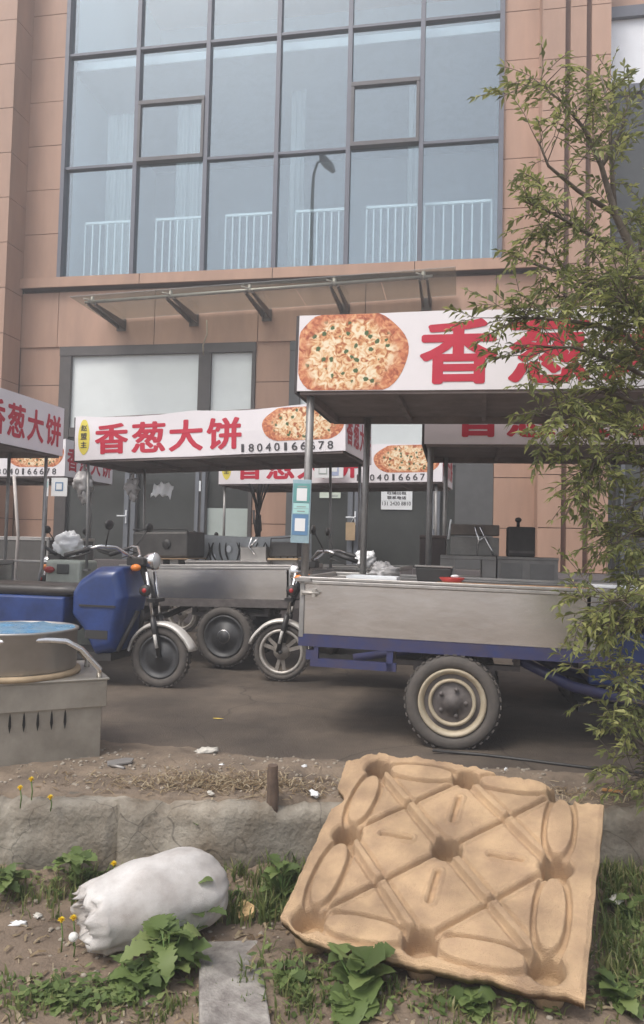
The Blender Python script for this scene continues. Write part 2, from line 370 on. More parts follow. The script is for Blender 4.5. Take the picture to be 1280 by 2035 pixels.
for i in range(6):
    a, b = U[i] + .036, U[i + 1] - .036
    if i in (1, 4):
        for (z0, z1) in ((5.722, 7.64), (8.70, 9.628)): pane(uw, a, b, z0, z1, random.uniform(.028, .034))
        s = MB(); z0, z1 = 7.64, 8.70; q = .05
        s.box(a, b, -.07, .08, z0, z0 + q + .02).box(a, b, -.07, .08, z1 - q - .02, z1).box(a, a + q, -.065, .08, z0 + q + .02, z1 - q - .02).box(b - q, b, -.065, .08, z0 + q + .02, z1 - q - .02)
        so_ = s.build('opening_sash', mat('sash_frame', (.10, .095, .10), .45, .2), uw, .004)
        pane(uw, a + q, b - q, z0 + q + .02, z1 - q - .02, -.02)
    else:
        pane(uw, a, b, 5.722, 7.608, random.uniform(.028, .034)); pane(uw, a, b, 7.652, 9.628, random.uniform(.028, .034))
    pane(uw, a, b, 9.672, 11.678, random.uniform(.028, .034)); pane(uw, a, b, 11.722, 12.878, .03)
rm = MB(); u0_, u1_ = -4.75, 2.75
rm.add([(u0_, .3, 5.6), (u1_, .3, 5.6), (u1_, 4, 5.6), (u0_, 4, 5.6)], [(0, 1, 2, 3)])
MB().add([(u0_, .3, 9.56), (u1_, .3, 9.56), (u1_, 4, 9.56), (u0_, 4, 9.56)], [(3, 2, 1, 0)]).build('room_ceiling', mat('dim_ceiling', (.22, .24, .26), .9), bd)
rm.add([(u0_, .3, 9.73), (u1_, .3, 9.73), (u1_, 4, 9.73), (u0_, 4, 9.73)], [(0, 1, 2, 3)])
rm.add([(u0_, 4, 5.6), (u1_, 4, 5.6), (u1_, 4, 13), (u0_, 4, 13)], [(3, 2, 1, 0)])
for uu in (u0_, u1_): rm.add([(uu, .3, 5.6), (uu, 4, 5.6), (uu, 4, 13), (uu, .3, 13)], [(0, 1, 2, 3)])
rm.box(u0_, u1_, .3, 4, 9.57, 9.72)
rm.build('room_interior', ROOM, bd)
rl = MB()
for i in range(6):
    a, b = U[i] + .28, U[i + 1] - .06
    if i == 5: a, b = U[i] + .06, U[i + 1] - .12
    rl.box(a, b, .28, .32, 6.76, 6.80)
    n = 7
    for k in range(n + 1):
        x = a + (b - a) * k / n; rl.box(x - .010, x + .010, .29, .31, 5.62, 6.76)
rl.build('balcony_railing', mat('white_railing_paint', (.86, .90, .90), .5, var=.03), bd)
ct = MB()
for (a, b, z0, z1) in ((-4.3, -3.75, 5.62, 9.0), (-2.95, -2.35, 5.62, 9.1), (-.85, -.6, 5.62, 9.15), (1.2, 1.43, 5.62, 9.15)):
    n = 30
    vs = []; fs = []
    for k in range(n + 1):
        x = a + (b - a) * k / n; y = .75 + .035 * math.sin(k * 1.7) + .02 * math.sin(k * .6)
        vs += [(x, y, z0), (x, y, z1)]
    ct.add(vs, [(2 * k, 2 * k + 2, 2 * k + 3, 2 * k + 1) for k in range(n)], True)
ct.build('curtain', CURT, bd)

# glass awning
def aw(u): return 4.86 + .036 * (u + 3.54)
ag = MB()
gl = [(-4.15, -.02), (2.0, -.02), (2.0, -1.42), (-4.15, -1.42)]
for k, (a, b) in enumerate(((-3.82, -2.9), (-2.885, -1.6), (-1.585, -.35), (-.335, .95), (.965, 2.05))):
    vs = []
    for (u, y) in ((a, .0), (b, .0), (b, -1.2), (a, -1.2)):
        for dz in (.0, .012): vs.append((u, y, aw(u) + .10 + dz))
    ag.add(vs, [(0, 2, 4, 6), (1, 7, 5, 3), (0, 1, 3, 2), (2, 3, 5, 4), (4, 5, 7, 6), (6, 7, 1, 0)])
ago = ag.build('glass_awning', CGLASS, bd)
for u in (-3.54, -2.25, -1.0, .29, 1.59):
    b = MB(); z = aw(u)
    for du in (-.055, .055):
        b.add([(u + du - .016, .03, z + .06), (u + du + .016, .03, z + .06), (u + du + .016, .03, z - .06), (u + du - .016, .03, z - .06),
               (u + du - .016, -1.05, z + .035), (u + du + .016, -1.05, z + .035), (u + du + .016, -1.05, z - .0), (u + du - .016, -1.05, z - .0)],
              [(0, 1, 2, 3), (7, 6, 5, 4), (0, 4, 5, 1), (1, 5, 6, 2), (2, 6, 7, 3), (3, 7, 4, 0)])
    b.box(u - .08, u + .08, .0, .035, z - .1, z + .1)
    b.build('bracket', mat('bronze_bracket', (.13, .105, .09), .5, .3, var=.1), ago)
MB().tube([(-3.66, -1.02, aw(-3.66) + .06), (1.72, -1.02, aw(1.72) + .06)], .026, 10).build('front_rail', mat('rail_metal', (.42, .40, .36), .4, .6), ago)
for u in (-3.54, -2.25, -1.0, .29, 1.59):
    MB().tube([(u, -1.02, aw(u) + .03), (u, -1.02, aw(u) + .14)], .03, 8).tube([(u - .1, -1.12, aw(u) + .085), (u + .1, -.92, aw(u) + .085)], .012, 6).build('spider_fitting', RIMS, ago)
ln = MB().tube([(-1.95, -.2, 4.83), (-1.93, -.22, 4.6), (-2.0, -.2, 4.42), (-2.04, -.05, 4.3)], .012, 6); ln.build('loose_cable', mat('beige_cable', (.45, .38, .28), .7), bd)

# ground floor shopfronts
sf = MB()
sf.box(-4.66, -1.17, .02, .2, 4.36, 4.515)
for (a, b) in ((-4.655, -4.45), (-2.15, -1.94), (-1.235, -1.175)): sf.box(a, b, .03, .2, .9, 4.36)
sf.box(-4.45, -2.15, .04, .2, 2.96, 3.12).box(-1.94, -1.235, .04, .2, 2.96, 3.12)
for (a, b) in ((-3.39, -3.15),): sf.box(a, b, .035, .2, .9, 2.96)
s1 = sf.build('shopfront', DFRAME, bd)
pane(s1, -4.45, -2.15, 3.12, 4.36, .1, FILM); pane(s1, -1.94, -1.235, 3.12, 4.36, .1, FILM)
pane(s1, -4.45, -3.39, .9, 2.96, .1, DGLASS); pane(s1, -3.15, -2.15, .9, 2.96, .1, DGLASS); pane(s1, -1.94, -1.235, 1.78, 2.96, .1, DGLASS); pane(s1, -1.94, -1.235, .9, 1.78, .09, PALEPANE)
for (a, b) in ((-3.37, -3.29), (-3.25, -3.17), (-2.13, -2.07), (-2.02, -1.96)): MB().box(a, b, -.0, .06, .9, 2.95).build('door_stile', GFRAME, s1)
def lever(par, u, z, d=-1):
    h = MB(); h.box(u - .012, u + .012, -.02, .0, z - .12, z + .10).tube([(u, -.01, z), (u, -.06, z), (u + d * .14, -.06, z)], .012, 8); return h.build('handle', WHITEP, par)
lever(s1, -3.32, 1.62)
MB().box(-2.06, -2.03, -.015, .0, 2.05, 2.22).build('pull_plate', WHITEP, s1)
sf = MB(); sf.box(-.60, 2.66, .02, .2, 4.36, 4.515)
for (a, b) in ((-.598, -.42), (.40, .60), (1.72, 1.86), (2.08, 2.655)): sf.box(a, b, .03, .2, .9, 4.36)
sf.box(-.42, .40, .04, .2, 2.5, 2.66).box(.60, 1.72, .04, .2, 2.5, 2.66).box(1.86, 2.08, .04, .2, 2.5, 2.66)
s2 = sf.build('shopfront', mat('grey_shopfront_frame', (.10, .10, .10), .5, .1, var=.12), bd)
pane(s2, -.42, .40, 2.66, 4.36, .1, FILM); pane(s2, .60, 1.72, 2.66, 4.36, .1, FILM); pane(s2, 1.86, 2.08, 2.66, 4.36, .1, FILM)
pane(s2, -.42, .40, .9, 2.5, .1, DGLASS); pane(s2, .60, 1.72, .9, 2.5, .1, DGLASS); pane(s2, 1.86, 2.08, .9, 2.5, .1, DGLASS)
for (a, b) in ((.41, .49), (.52, .59), (1.735, 1.785), (1.80, 1.85)): MB().box(a, b, -.0, .06, .9, 2.49).build('door_stile', GFRAME, s2)
lever(s2, .535, 1.66)
MB().box(1.755, 1.775, -.03, 0, 1.5, 2.2).build('handle', CHROME, s2)
# bay beyond the ribbed pilaster
bf = MB()
for u in (4.24, 6.0, 7.8): bf.box(u, u + .07, -.03, .12, 5.75, 9.55)
bf.box(4.31, 9, -.025, .1, 8.20, 8.32).box(4.31, 9, -.025, .1, 9.38, 9.55).box(4.31, 9, -.025, .1, 5.75, 5.85)
b1 = bf.build('upper_window', ALU, bd)
pane(b1, 4.31, 6.0, 8.32, 9.38, .05, mat('white_blind', (.80, .82, .86), .5, var=.02)); pane(b1, 6.07, 7.8, 8.32, 9.38, .05, mat('pale_blind', (.8, .82, .86), .5, var=.02))
pane(b1, 4.31, 6.0, 5.85, 8.20, .05, DGLASS); pane(b1, 6.07, 7.8, 5.85, 8.20, .05, DGLASS)
bf = MB()
for u in (4.24, 4.50, 5.9, 7.3): bf.box(u, u + .06, -.03, .12, .9, 4.5)
b2 = bf.build('shopfront', GFRAME, bd)
for (a, b) in ((4.30, 4.50), (4.56, 5.9), (5.96, 7.3), (7.36, 9)): pane(b2, a, b, .9, 4.5, .05, DGLASS)
# notices stuck on the doors are things of their own
def notice(name, label, u0, u1, z0, z1, m, cat='notice'):
    o = thing(name, label, cat, FO + FU * ((u0 + u1) / 2) + FN * (-.086) + Vector((0, 0, z0)), (0, 0, -FA))
    MB().box(-(u1 - u0) / 2, (u1 - u0) / 2, -.006, .0, 0, z1 - z0).build('sheet', m, o); return o
nn = notice('door_notice', 'white paper notice with dark lettering and a phone number on dark shop glass', .93, 1.42, 1.80, 2.09, PAPER)
t = MB(); letters(t, '旺铺出租', -.15, .15, .235, .285, -.0075, .02); letters(t, '联系电话', -.15, .15, .16, .215, -.0075, .03); letters(t, '131 2420 8810', -.225, .225, .065, .125, -.0075, .012); t.build('lettering', INK, nn)
MB().box(-.24, .24, -.0072, -.0062, .135, .1385).build('printed_rule', INKL, nn)
nn = notice('door_notice', 'blank pale green strip stuck high on the dark glass door', -.06, .28, 1.97, 2.06, mat('pale_green_paper', (.62, .68, .58), .6, var=.04))
t = MB(); t.box(.0, .12, -.0072, -.0062, .02, .03).box(.02, .13, -.0072, -.0062, .04, .05); t.build('printed_rule', INKL, nn)
o = thing('door_tag', 'tan card hanging below the white door handle', 'card', FO + FU * .475 + FN * .075 + Vector((0, 0, 1.30)), (0, 0, -FA))
MB().box(-.075, .075, -.006, 0, 0, .28).build('card', TAN, o, .002); MB().tube([(0, -.003, .27), (.05, -.0, .36)], .004, 6).build('string', WHITEP, o)

# ------------------------------------------------------------------ ground
def sheet(name, xs, ys, hf, m, kind='structure'):
    vs = [(x, y, hf(x, y)) for y in ys for x in xs]; nx = len(xs)
    fs = [(j * nx + i, j * nx + i + 1, (j + 1) * nx + i + 1, (j + 1) * nx + i) for j in range(len(ys) - 1) for i in range(nx - 1)]
    mb = MB(); mb.add(vs, fs, True); o = mb.build(name, m); o['kind'] = kind; return o
def hg(px, py):
    z = -.34
    for _ in range(5):
        q = hz(px, py, z); z = low(q.x, q.y)
    return hz(px, py, z)
def frange(a, b, s): n = max(1, int(round((b - a) / s))); return [a + (b - a) * k / n for k in range(n + 1)]
def fr(x, y, s, o=0., oct=5): return noise.fractal(Vector((x * s + o, y * s - o, o * .7)), 1, 2, oct)
def wall_y(x): return 3.50 + .03 * x + .02 * fr(x, 0, 2.2, 9)
def under_pallet(x, y): return 1 if -.05 < x < 1.4 and 3.3 < y < 4.0 else 0
def low(x, y):
    t = max(0., min(1.2, (y - 3.02) / .5)); dx, dy = 1.0, -.36; q = max(0, min(1, ((x + .12) * dx + (y - 2.92) * dy) / (dx * dx + dy * dy))); dd = math.hypot(x + .12 - q * dx, y - 2.92 - q * dy)
    return -.36 + .13 * t * t * (1 + .5 * fr(x, 1, 2.2, 3)) + .045 * math.exp(-(dd / .22) ** 2) + .022 * fr(x, y, 3.) + .008 * fr(x, y, 16, 3)
far = [-80, -40, -15, -6]
sheet('lower_ground', far + frange(-3, 3, .03) + [6, 15, 40, 80], [-80, -40, -15, -4, 0, 1.2] + frange(1.9, 3.66, .03), low, EARTH)
def pav(x, y): return .012 * fr(x, y, .7, 2) + .003 * fr(x, y, 5, 4)
sheet('pavement', far + frange(-4, 4, .1) + [6, 15, 40, 80], frange(4.02, 8, .1) + [9, 10, 11, 14, 20, 40, 80], lambda x, y: pav(x, y) - (.03 if y < 4.1 else 0), ASPH)
def edge_y(x): return 4.42 - .30 * x * (1 if x < 0 else .35) + .10 * fr(x, 0, 1.6, 7) + .05 * fr(x, 2, 6, 7)
def verge(x, y):
    yb = edge_y(max(-3, min(3, x))); t = (y - wall_y(x)) / max(.2, yb - wall_y(x)); t0 = max(0, min(1, t)); h = .018 + .022 * math.sin(t0 * math.pi) * (1 - .8 * under_pallet(x, y)) + .012 * fr(x, y, 6, 1) * (1 - t0) + .006 * fr(x, y, 20, 5)
    return h - max(0, t - .72) * .16 - .008 * t0 - max(0, .03 + .10 * fr(x, 0, 2.3, 4) - (y - wall_y(x) - .03)) * .8
sheet('dirt_verge', far + frange(-3, 3, .025) + [6, 15, 40, 80], frange(3.46, 5.4, .025), lambda x, y: verge(x, y) if y > wall_y(x) + .075 else -.3, DIRT)
# the old concrete edging that holds the pavement up: rough cast face and chipped top
xs = [-80, -20, -6] + frange(-3, 3, .025) + [6, 20, 80]; prof = 12; vs = []
for x in xs:
    chip = .055 * max(0, fr(x, 0, 5, 3)) + .02 * max(0, fr(x, 0, 17, 4)); top = .012 + .012 * fr(x, 0, 3, 5) - chip
    pts = [(wall_y(x) + .30, -.1), (wall_y(x) + .16, top), (wall_y(x) + .03 + chip, top + .002)]
    for k in range(prof):
        q = k / (prof - 1); z = top - .02 - chip * .5 - q * .48
        pts.append((wall_y(x) - .035 * q + .018 * fr(x, z, 7, 2) + .006 * fr(x, z, 30, 8) + .03 * max(0, .35 - abs(z + .10 - .03 * fr(x, 0, 4, 6)) * 30) + (.04 if abs((x + .93) % 1.9 - .02) < .014 else 0), z))
    vs += [(x, y, z) for (y, z) in pts]
P = prof + 3
mb = MB(); mb.add(vs, [(i * P + j, i * P + j + 1, (i + 1) * P + j + 1, (i + 1) * P + j) for i in range(len(xs) - 1) for j in range(P - 1)], True)
tag(mb.build('retaining_wall', CONC), 'low weathered concrete edging wall between the pavement and the weedy ground', 'wall')

# ------------------------------------------------------------------ food carts (local: x to the right as seen from the street, -y towards it)
def wheel(par, x, y, r, wd, style, name='wheel'):
    t = MB()
    h = wd / 2
    ri = r * (.72 if style != 'alloy' else .80)
    prof = [(ri, -h * .75), (ri + .02, -h), (r * .93, -h), (r * .985, -h * .7), (r, -h * .25), (r, h * .25), (r * .985, h * .7), (r * .93, h), (ri + .02, h), (ri, h * .75)]
    t.lathe(prof, (0, 0, 0), 'y', 40, close=True)
    for k in range(36):                                   # tread blocks
        a = 2 * math.pi * k / 36; m = Matrix.Rotation(-a, 4, 'Y')
        for sg in (-1, 1): t.box(r - .004, r + .006, sg * h * .5 - h * .3, sg * h * .5 + h * .3, -.012 + sg * .008, .012 + sg * .008, m)
    o = t.build(name, RUBBER, par, loc=(x, y, r))
    if style == 'cream':
        MB().lathe([(ri, -h * .6), (ri * .995, -h * .92), (ri * .93, -h * .95), (ri * .84, -h * .62), (ri * .82, -h * .45)], n=40).lathe([(ri * .70, -h * .40), (ri * .69, -h * .78), (ri * .61, -h * .80), (ri * .58, -h * .45)], n=40).build('rim', CREAM, o)
        d = MB(); d.lathe([(ri * .9, -h * .5), (ri * .72, -h * .42), (ri * .60, -h * .5), (ri * .5, -h * .6), (ri * .25, -h * .62), (ri * .24, -h * .95), (0.001, -h * .98)], n=40)
        for k in range(5):
            a = 2 * math.pi * k / 5; d.lathe([(.013, -h * .6), (.013, -h * .8), (.001, -h * .82)], (math.cos(a) * ri * .4, 0, math.sin(a) * ri * .4), n=8)
        d.lathe([(ri, h * .6), (ri * .8, h * .4), (.001, h * .4)], n=32)
        d.build('hub', RIMG, o)
    elif style == 'alloy':
        for sg in (1,):
            MB().lathe([(ri, -h * .75), (ri * .98, -h * .9), (ri * .87, -h * .9), (ri * .86, -h * .5), (ri * .86, h * .5), (ri * .87, h * .9), (ri * .98, h * .9), (ri, h * .75)], n=40).build('rim', RIMS, o)
        d = MB(); d.lathe([(ri * .36, -h * .5), (ri * .34, -h * .85), (.001, -h * .85)], n=24); d.lathe([(ri * .36, -h * .5), (ri * .36, h * .6), (.001, h * .6)], n=24)
        for k in range(3):
            a = 2 * math.pi * k / 3 + .5
            for s2 in (-.22, .22):
                m = Matrix.Rotation(-(a + s2), 4, 'Y'); d.box(ri * .3, ri * .88, -h * .55, -h * .2, -.016, .016, m)
        d.build('spokes', mat('worn_alloy', (.30, .27, .24), .5, .5, var=.3, scale=15), o)
    else:
        m = mat('dark_wheel_disc', (.06, .06, .062), .5, .3, var=.3, scale=12)
        MB().lathe([(ri, -h * .7), (ri * .97, -h * .9), (ri * .9, -h * .9), (ri * .86, -h * .5), (ri * .62, -h * .55), (ri * .58, -h * .75), (ri * .3, -h * .75), (ri * .28, -h * 1.0), (.001, -h * 1.02)], n=36).lathe([(ri, h * .7), (ri * .8, h * .4), (.001, h * .4)], n=24).build('rim', m, o)
        if style == 'centre': MB().lathe([(ri * .30, -h * .8), (ri * .34, -h * .84), (ri * .27, -h * .9), (ri * .25, -h * .8)], n=24).build('hub_ring', CHROME, o)
    return o

def head_unit(root, xf, s, W, shield=BLUE, style='alloy', wf=1.30, zaxle=.25, seat=True, tall=1.0):
    """tricycle front: xf = front end of the bed, s = +1 / -1 the way it faces"""
    X = lambda d: xf + s * d                              # distance forward of the bed
    cy = 0
    wheel(root, X(wf), cy, zaxle, .10, style, 'front_wheel')
    A = lambda d: X(wf + d)                               # relative to the axle
    fk = MB()
    for y in (-.075, .075): fk.tube([(A(.02), y, zaxle), (A(-.03), y, .47), (A(-.055), y, .58)], [.021, .025, .025], 10)
    fk.box(min(A(-.10), A(-.03)), max(A(-.10), A(-.03)), -.10, .10, .70, .73).tube([(A(0), -.09, zaxle), (A(0), .09, zaxle)], .016, 8)
    f = fk.build('fork', mat('fork_black', (.035, .033, .033), .4, .3, var=.2), root)
    st = MB()
    for y in (-.075, .075): st.tube([(A(-.055), y, .57), (A(-.12), y, .95)], .015, 10)
    st.build('fork_tube', CHROME, f)
    dc = MB()
    for y in (-.098, .098): dc.tube([(A(.005), y, .33), (A(-.02), y, .44)], .014, 6)
    dc.build('white_sleeve', mat('scuffed_white', (.55, .53, .50), .5, var=.3, scale=30), f)
    # mudguard: arc shell
    mg = MB(); n = 22; vs = []; fs = []
    a0, a1 = R(12), R(172)
    for k in range(n + 1):
        a = a0 + (a1 - a0) * k / n; rr = zaxle + .035 + (.02 if k < 4 else 0) * (4 - k) / 4
        for (y, dr) in ((-.07, -.028), (-.055, 0), (-.02, .008), (.02, .008), (.055, 0), (.07, -.028), (.05, -.006), (0, .0), (-.05, -.006)):
            vs.append((A(math.cos(a) * (rr + dr)), y, zaxle + math.sin(a) * (rr + dr)))
    q = 9
    for k in range(n):
        for j in range(q): fs.append((k * q + j, (k + 1) * q + j, (k + 1) * q + (j + 1) % q, k * q + (j + 1) % q))
    fs += [tuple(range(q)), tuple(n * q + j for j in range(q))]
    mg.add(vs, fs, True); mg.build('mudguard', mat('pale_mudguard', (.66, .63, .58), .4, .3, var=.12), root)
    # lamp cluster
    hl = MB(); hl.lathe([(.001, -.085 * s), (.04, -.08 * s), (.065, -.035 * s), (.075, .02 * s), (.07, .03 * s)], (A(-.10), 0, .98 * tall), 'x', 24)
    h = hl.build('headlight', CHROME, root)
    MB().lathe([(.07, .028 * s), (.05, .045 * s), (.001, .05 * s)], (A(-.10), 0, .98 * tall), 'x', 24).build('lens', LENS, h)
    for y in (-.17, .17): MB().ball((A(-.17), y, .93 * tall), .045, .035, .03, 12, 8).build('indicator', ORANGE, root)
    hn = MB(); hn.lathe([(.001, -.03), (.045, -.03), (.05, .0), (.035, .012), (.001, .006)], (A(-.10), -.12, .80), 'y', 20); hn.build('horn', BLACK, root)
    MB().lathe([(.001, -.036), (.018, -.036), (.02, -.03)], (A(-.10), -.12, .80), 'y', 14).build('horn_button', REDL, root)
    # column, dash and bars
    cb = MB(); cb.tube([(A(-.06), 0, .66), (A(-.22), 0, 1.04)], .03, 10); cb.box(min(A(-.30), A(-.14)), max(A(-.30), A(-.14)), -.09, .09, 1.0, 1.07)
    cb.build('steering_column', BLACK, root, .01)
    hb = MB()
    for y in (-1, 1): hb.tube([(A(-.24), 0, 1.06), (A(-.27), y * .10, 1.08), (A(-.34), y * .20, 1.15), (A(-.44), y * .29, 1.155), (A(-.52), y * .33, 1.13)], .013, 8)
    b = hb.build('handlebar', CHROME, root)
    for y in (-1, 1):
        gr = MB(); gr.tube([(A(-.50), y * .325, 1.135), (A(-.70), y * .37, 1.075)], [.018, .02], 10); gr.tube([(A(-.50), y * .33, 1.12), (A(-.46), y * .40, 1.10), (A(-.62), y * .45, 1.05)], .006, 6)
        gr.build('grip', BLACK, b)
    for y in (-1, 1):
        mi = MB()
        mi.tube([(A(-.40), y * .26, 1.15), (A(-.33), y * .34, 1.30)], .006, 6); mi.ball((A(-.32), y * .36, 1.33), .02, .065, .042, 14, 8)
        mi.build('mirror', BLACK, b)
    # shield, footwell, seat box
    sh = MB(); pol = [(-.66, .88), (-.50, .985), (-.29, .985), (-.23, .74), (-.31, .30), (-.48, .24), (-.60, .45), (-.72, .58), (-.72, .78)]
    pol = [(A(a), z) for a, z in pol]; 
    mx_ = sum(p[0] for p in pol) / len(pol); mz_ = sum(p[1] for p in pol) / len(pol); N_ = len(pol); sv_ = []
    for (yy, k_) in ((-.25, .78), (-.225, .90), (-.16, 1.0), (.16, 1.0), (.225, .90), (.25, .78)): sv_ += [(mx_ + (a - mx_) * k_, yy, mz_ + (b_ - mz_) * k_) for a, b_ in pol]
    sf_ = [(q_ * N_ + k_, q_ * N_ + (k_ + 1) % N_, (q_ + 1) * N_ + (k_ + 1) % N_, (q_ + 1) * N_ + k_) for q_ in range(5) for k_ in range(N_)] + [tuple(range(N_))[::-1], tuple(5 * N_ + k_ for k_ in range(N_))]
    sh.add(sv_, sf_)
    S = sh.build('body_shield', shield, root, .05); S.modifiers['bevel'].segments = 5; S.modifiers['bevel'].angle_limit = R(15); S.data.polygons.foreach_set('use_smooth', [True] * len(S.data.polygons))
    MB().box(min(A(-.62), A(-.30)), max(A(-.62), A(-.30)), -.262, -.246, .66, .675).box(min(A(-.56), A(-.36)), max(A(-.56), A(-.36)), -.255, -.240, .40, .47).build('trim', BLACK, S)
    pol = [(-.74, .62), (-.55, .50), (-.42, .28), (-.50, .25), (-.64, .46), (-.76, .56)]
    sb = MB(); pol2 = [(A(-.76), .50), (A(-.76), .73), (X(.0), .73), (X(.0), .40), (A(-.9), .40)]; sb.prism(pol2, -.26, .26); sb.build('seat_box', shield, root, .02)
    fb = MB(); x0, x1 = sorted((X(-.05), A(-.35))); fb.box(x0, x1, -.20, .20, .22, .28); fb.tube([(A(-.30), -.18, .30), (A(-.2), -.05, .62)], .02, 8).tube([(A(-.30), .18, .30), (A(-.2), .05, .62)], .02, 8); fb.build('floor_frame', BLACK, root)
    if seat:
        ss = MB(); x0, x1 = sorted((X(-.02), A(-.66))); n = 16
        vs = []; fs = []
        for i in range(n + 1):
            x = x0 + (x1 - x0) * i / n; e = min(1, min(i, n - i) / 2.2) ** .5
            for k in range(14):
                a = 2 * math.pi * k / 14; ca, sa = math.cos(a), math.sin(a)
                vs.append((x, .25 * math.copysign(abs(ca) ** .5, ca) * (.7 + .3 * e), .775 + (.055 * math.copysign(abs(sa) ** .6, sa)) * (.3 + .7 * e) + .006 * fr(x, k, 4)))
        for i in range(n):
            for k in range(14): fs.append((i * 14 + k, (i + 1) * 14 + k, (i + 1) * 14 + (k + 1) % 14, i * 14 + (k + 1) % 14))
        fs += [tuple(range(14))[::-1], tuple(n * 14 + k for k in range(14))]
        ss.add(vs, fs, True); ss.build('seat', mat('black_vinyl_seat', (.05, .045, .042), .38, var=.25), root)

def sag(seed, amp):
    def wv(p): return Vector((p.x, p.y + amp * .6 * math.sin(p.x * 3.1 + seed) * math.sin(p.z * 5), p.z))
    return wv
def board(root, kind, x0, x1, y, z0, z1, seed=0, amp=.0, badge=True):
    """long printed banner facing -y; kind 'big' (bread, large characters) or 'phone'"""
    n = 60; vs = []; fs = []
    wv = sag(seed, amp)
    for i in range(n + 1):
        x = x0 + (x1 - x0) * i / n
        dip = amp * (1.2 * abs(math.sin((x - x0) * 2.6 + seed)) ** 1.5 + .5 * fr(x, 0, 3, seed))
        for (z, yy) in ((z0 + .15 * dip, 0), ((z0 + z1) / 2, 0), (z1 - dip, 0), (z1 - dip, .012), (z0 + .15 * dip, .012)):
            p = wv(Vector((x, y, z))); vs.append((p.x, p.y + yy, p.z))
    for i in range(n):
        for j in range(5): fs.append((i * 5 + j, (i + 1) * 5 + j, (i + 1) * 5 + (j + 1) % 5, i * 5 + (j + 1) % 5))
    fs += [(4, 3, 2, 1, 0), tuple(n * 5 + j for j in range(5))]
    o = MB().add(vs, fs).build('sign_board', VINYL, root)
    H = z1 - z0; L = MB(); cw = lambda p: wv(p)
    def disc(cx, cz, rx, rz, xmin, xmax, zmin, zmax, m, nm):
        vs = []; fs = []; rad = []; nr, na = 10, 48
        for i in range(nr + 1):
            for k in range(na):
                a = 2 * math.pi * k / na; q = i / nr * (1 + .02 * math.sin(3 * a + seed) + .012 * math.sin(7 * a))
                x = min(xmax, max(xmin, cx + rx * q * math.cos(a))); z = min(zmax, max(zmin, cz + rz * q * math.sin(a)))
                vs.append(wv(Vector((x, y - .0015, z)))); rad.append(i / nr)
        for i in range(nr):
            for k in range(na): fs.append((i * na + k, (i + 1) * na + k, (i + 1) * na + (k + 1) % na, i * na + (k + 1) % na))
        ob = MB().add(vs, fs).build(nm, m, o); at_ = ob.data.attributes.new('rad', 'FLOAT', 'POINT'); at_.data.foreach_set('value', rad); return ob
    if kind == 'big':
        disc(x0 + .330, z0 + H * .47, .365, H * .62, x0 + .004, x1, z0 + .004, z1 - .004, BREAD, 'flatbread_picture')
        for k, ch in enumerate('香葱大饼'):
            c = x0 + 1.005 + .53 * k; letters(L, ch, c - .235, c + .235, z0 + .035, z1 - .055, y - .002, .033, cw)
    else:
        for k, ch in enumerate('香葱大饼'):
            c = x0 + .415 + .405 * k; letters(L, ch, c - .185, c + .185, z0 + .055, z1 - .085, y - .002, .033, cw)
        T = MB()
        if badge: disc(x0 + .105, z0 + H * .52, .066, H * .40, x0, x1, z0, z1, YEL, 'yellow_badge')
        for k, ch in enumerate('赵盟主' if badge else ''): letters(T, ch, x0 + .07, x0 + .14, z0 + H * (.66 - .19 * k), z0 + H * (.66 - .19 * k) + .065, y - .0035, .02, cw)
        for q_, ch in enumerate('18040166678'): letters(T, ch, x1 - 1.02 + .086 * q_ + (.012 if ch == '1' else 0), x1 - 1.02 + .086 * q_ + (.040 if ch == '1' else .055), z0 + .022, z0 + .098, y - .0035, .010, cw)
        T.build('number_lettering', INK, o)
        disc(x1 - .40, z0 + H * .60, .40, H * .44, x0, x1 - .004, z0 + .115, z1 - .02, BREAD, 'flatbread_picture')
    L.build('lettering', RED, o)
    return o
def end_board(root, x, y0, y1, z0, z1):
    o = MB().box(x, x + .012, y0, y1, z0, z1).build('end_sign', VINYL, root)
    L = MB(); n = 4; w = (y1 - y0 - .06) / n; H = z1 - z0
    for k, ch in enumerate('香葱大饼'): letters(L, ch, y0 + .03 + w * k + .015, y0 + .03 + w * (k + 1) - .015, z0 + H * .16, z1 - H * .2, x + .0135, .033, None, 'y')
    L.build('lettering', RED, o); return o

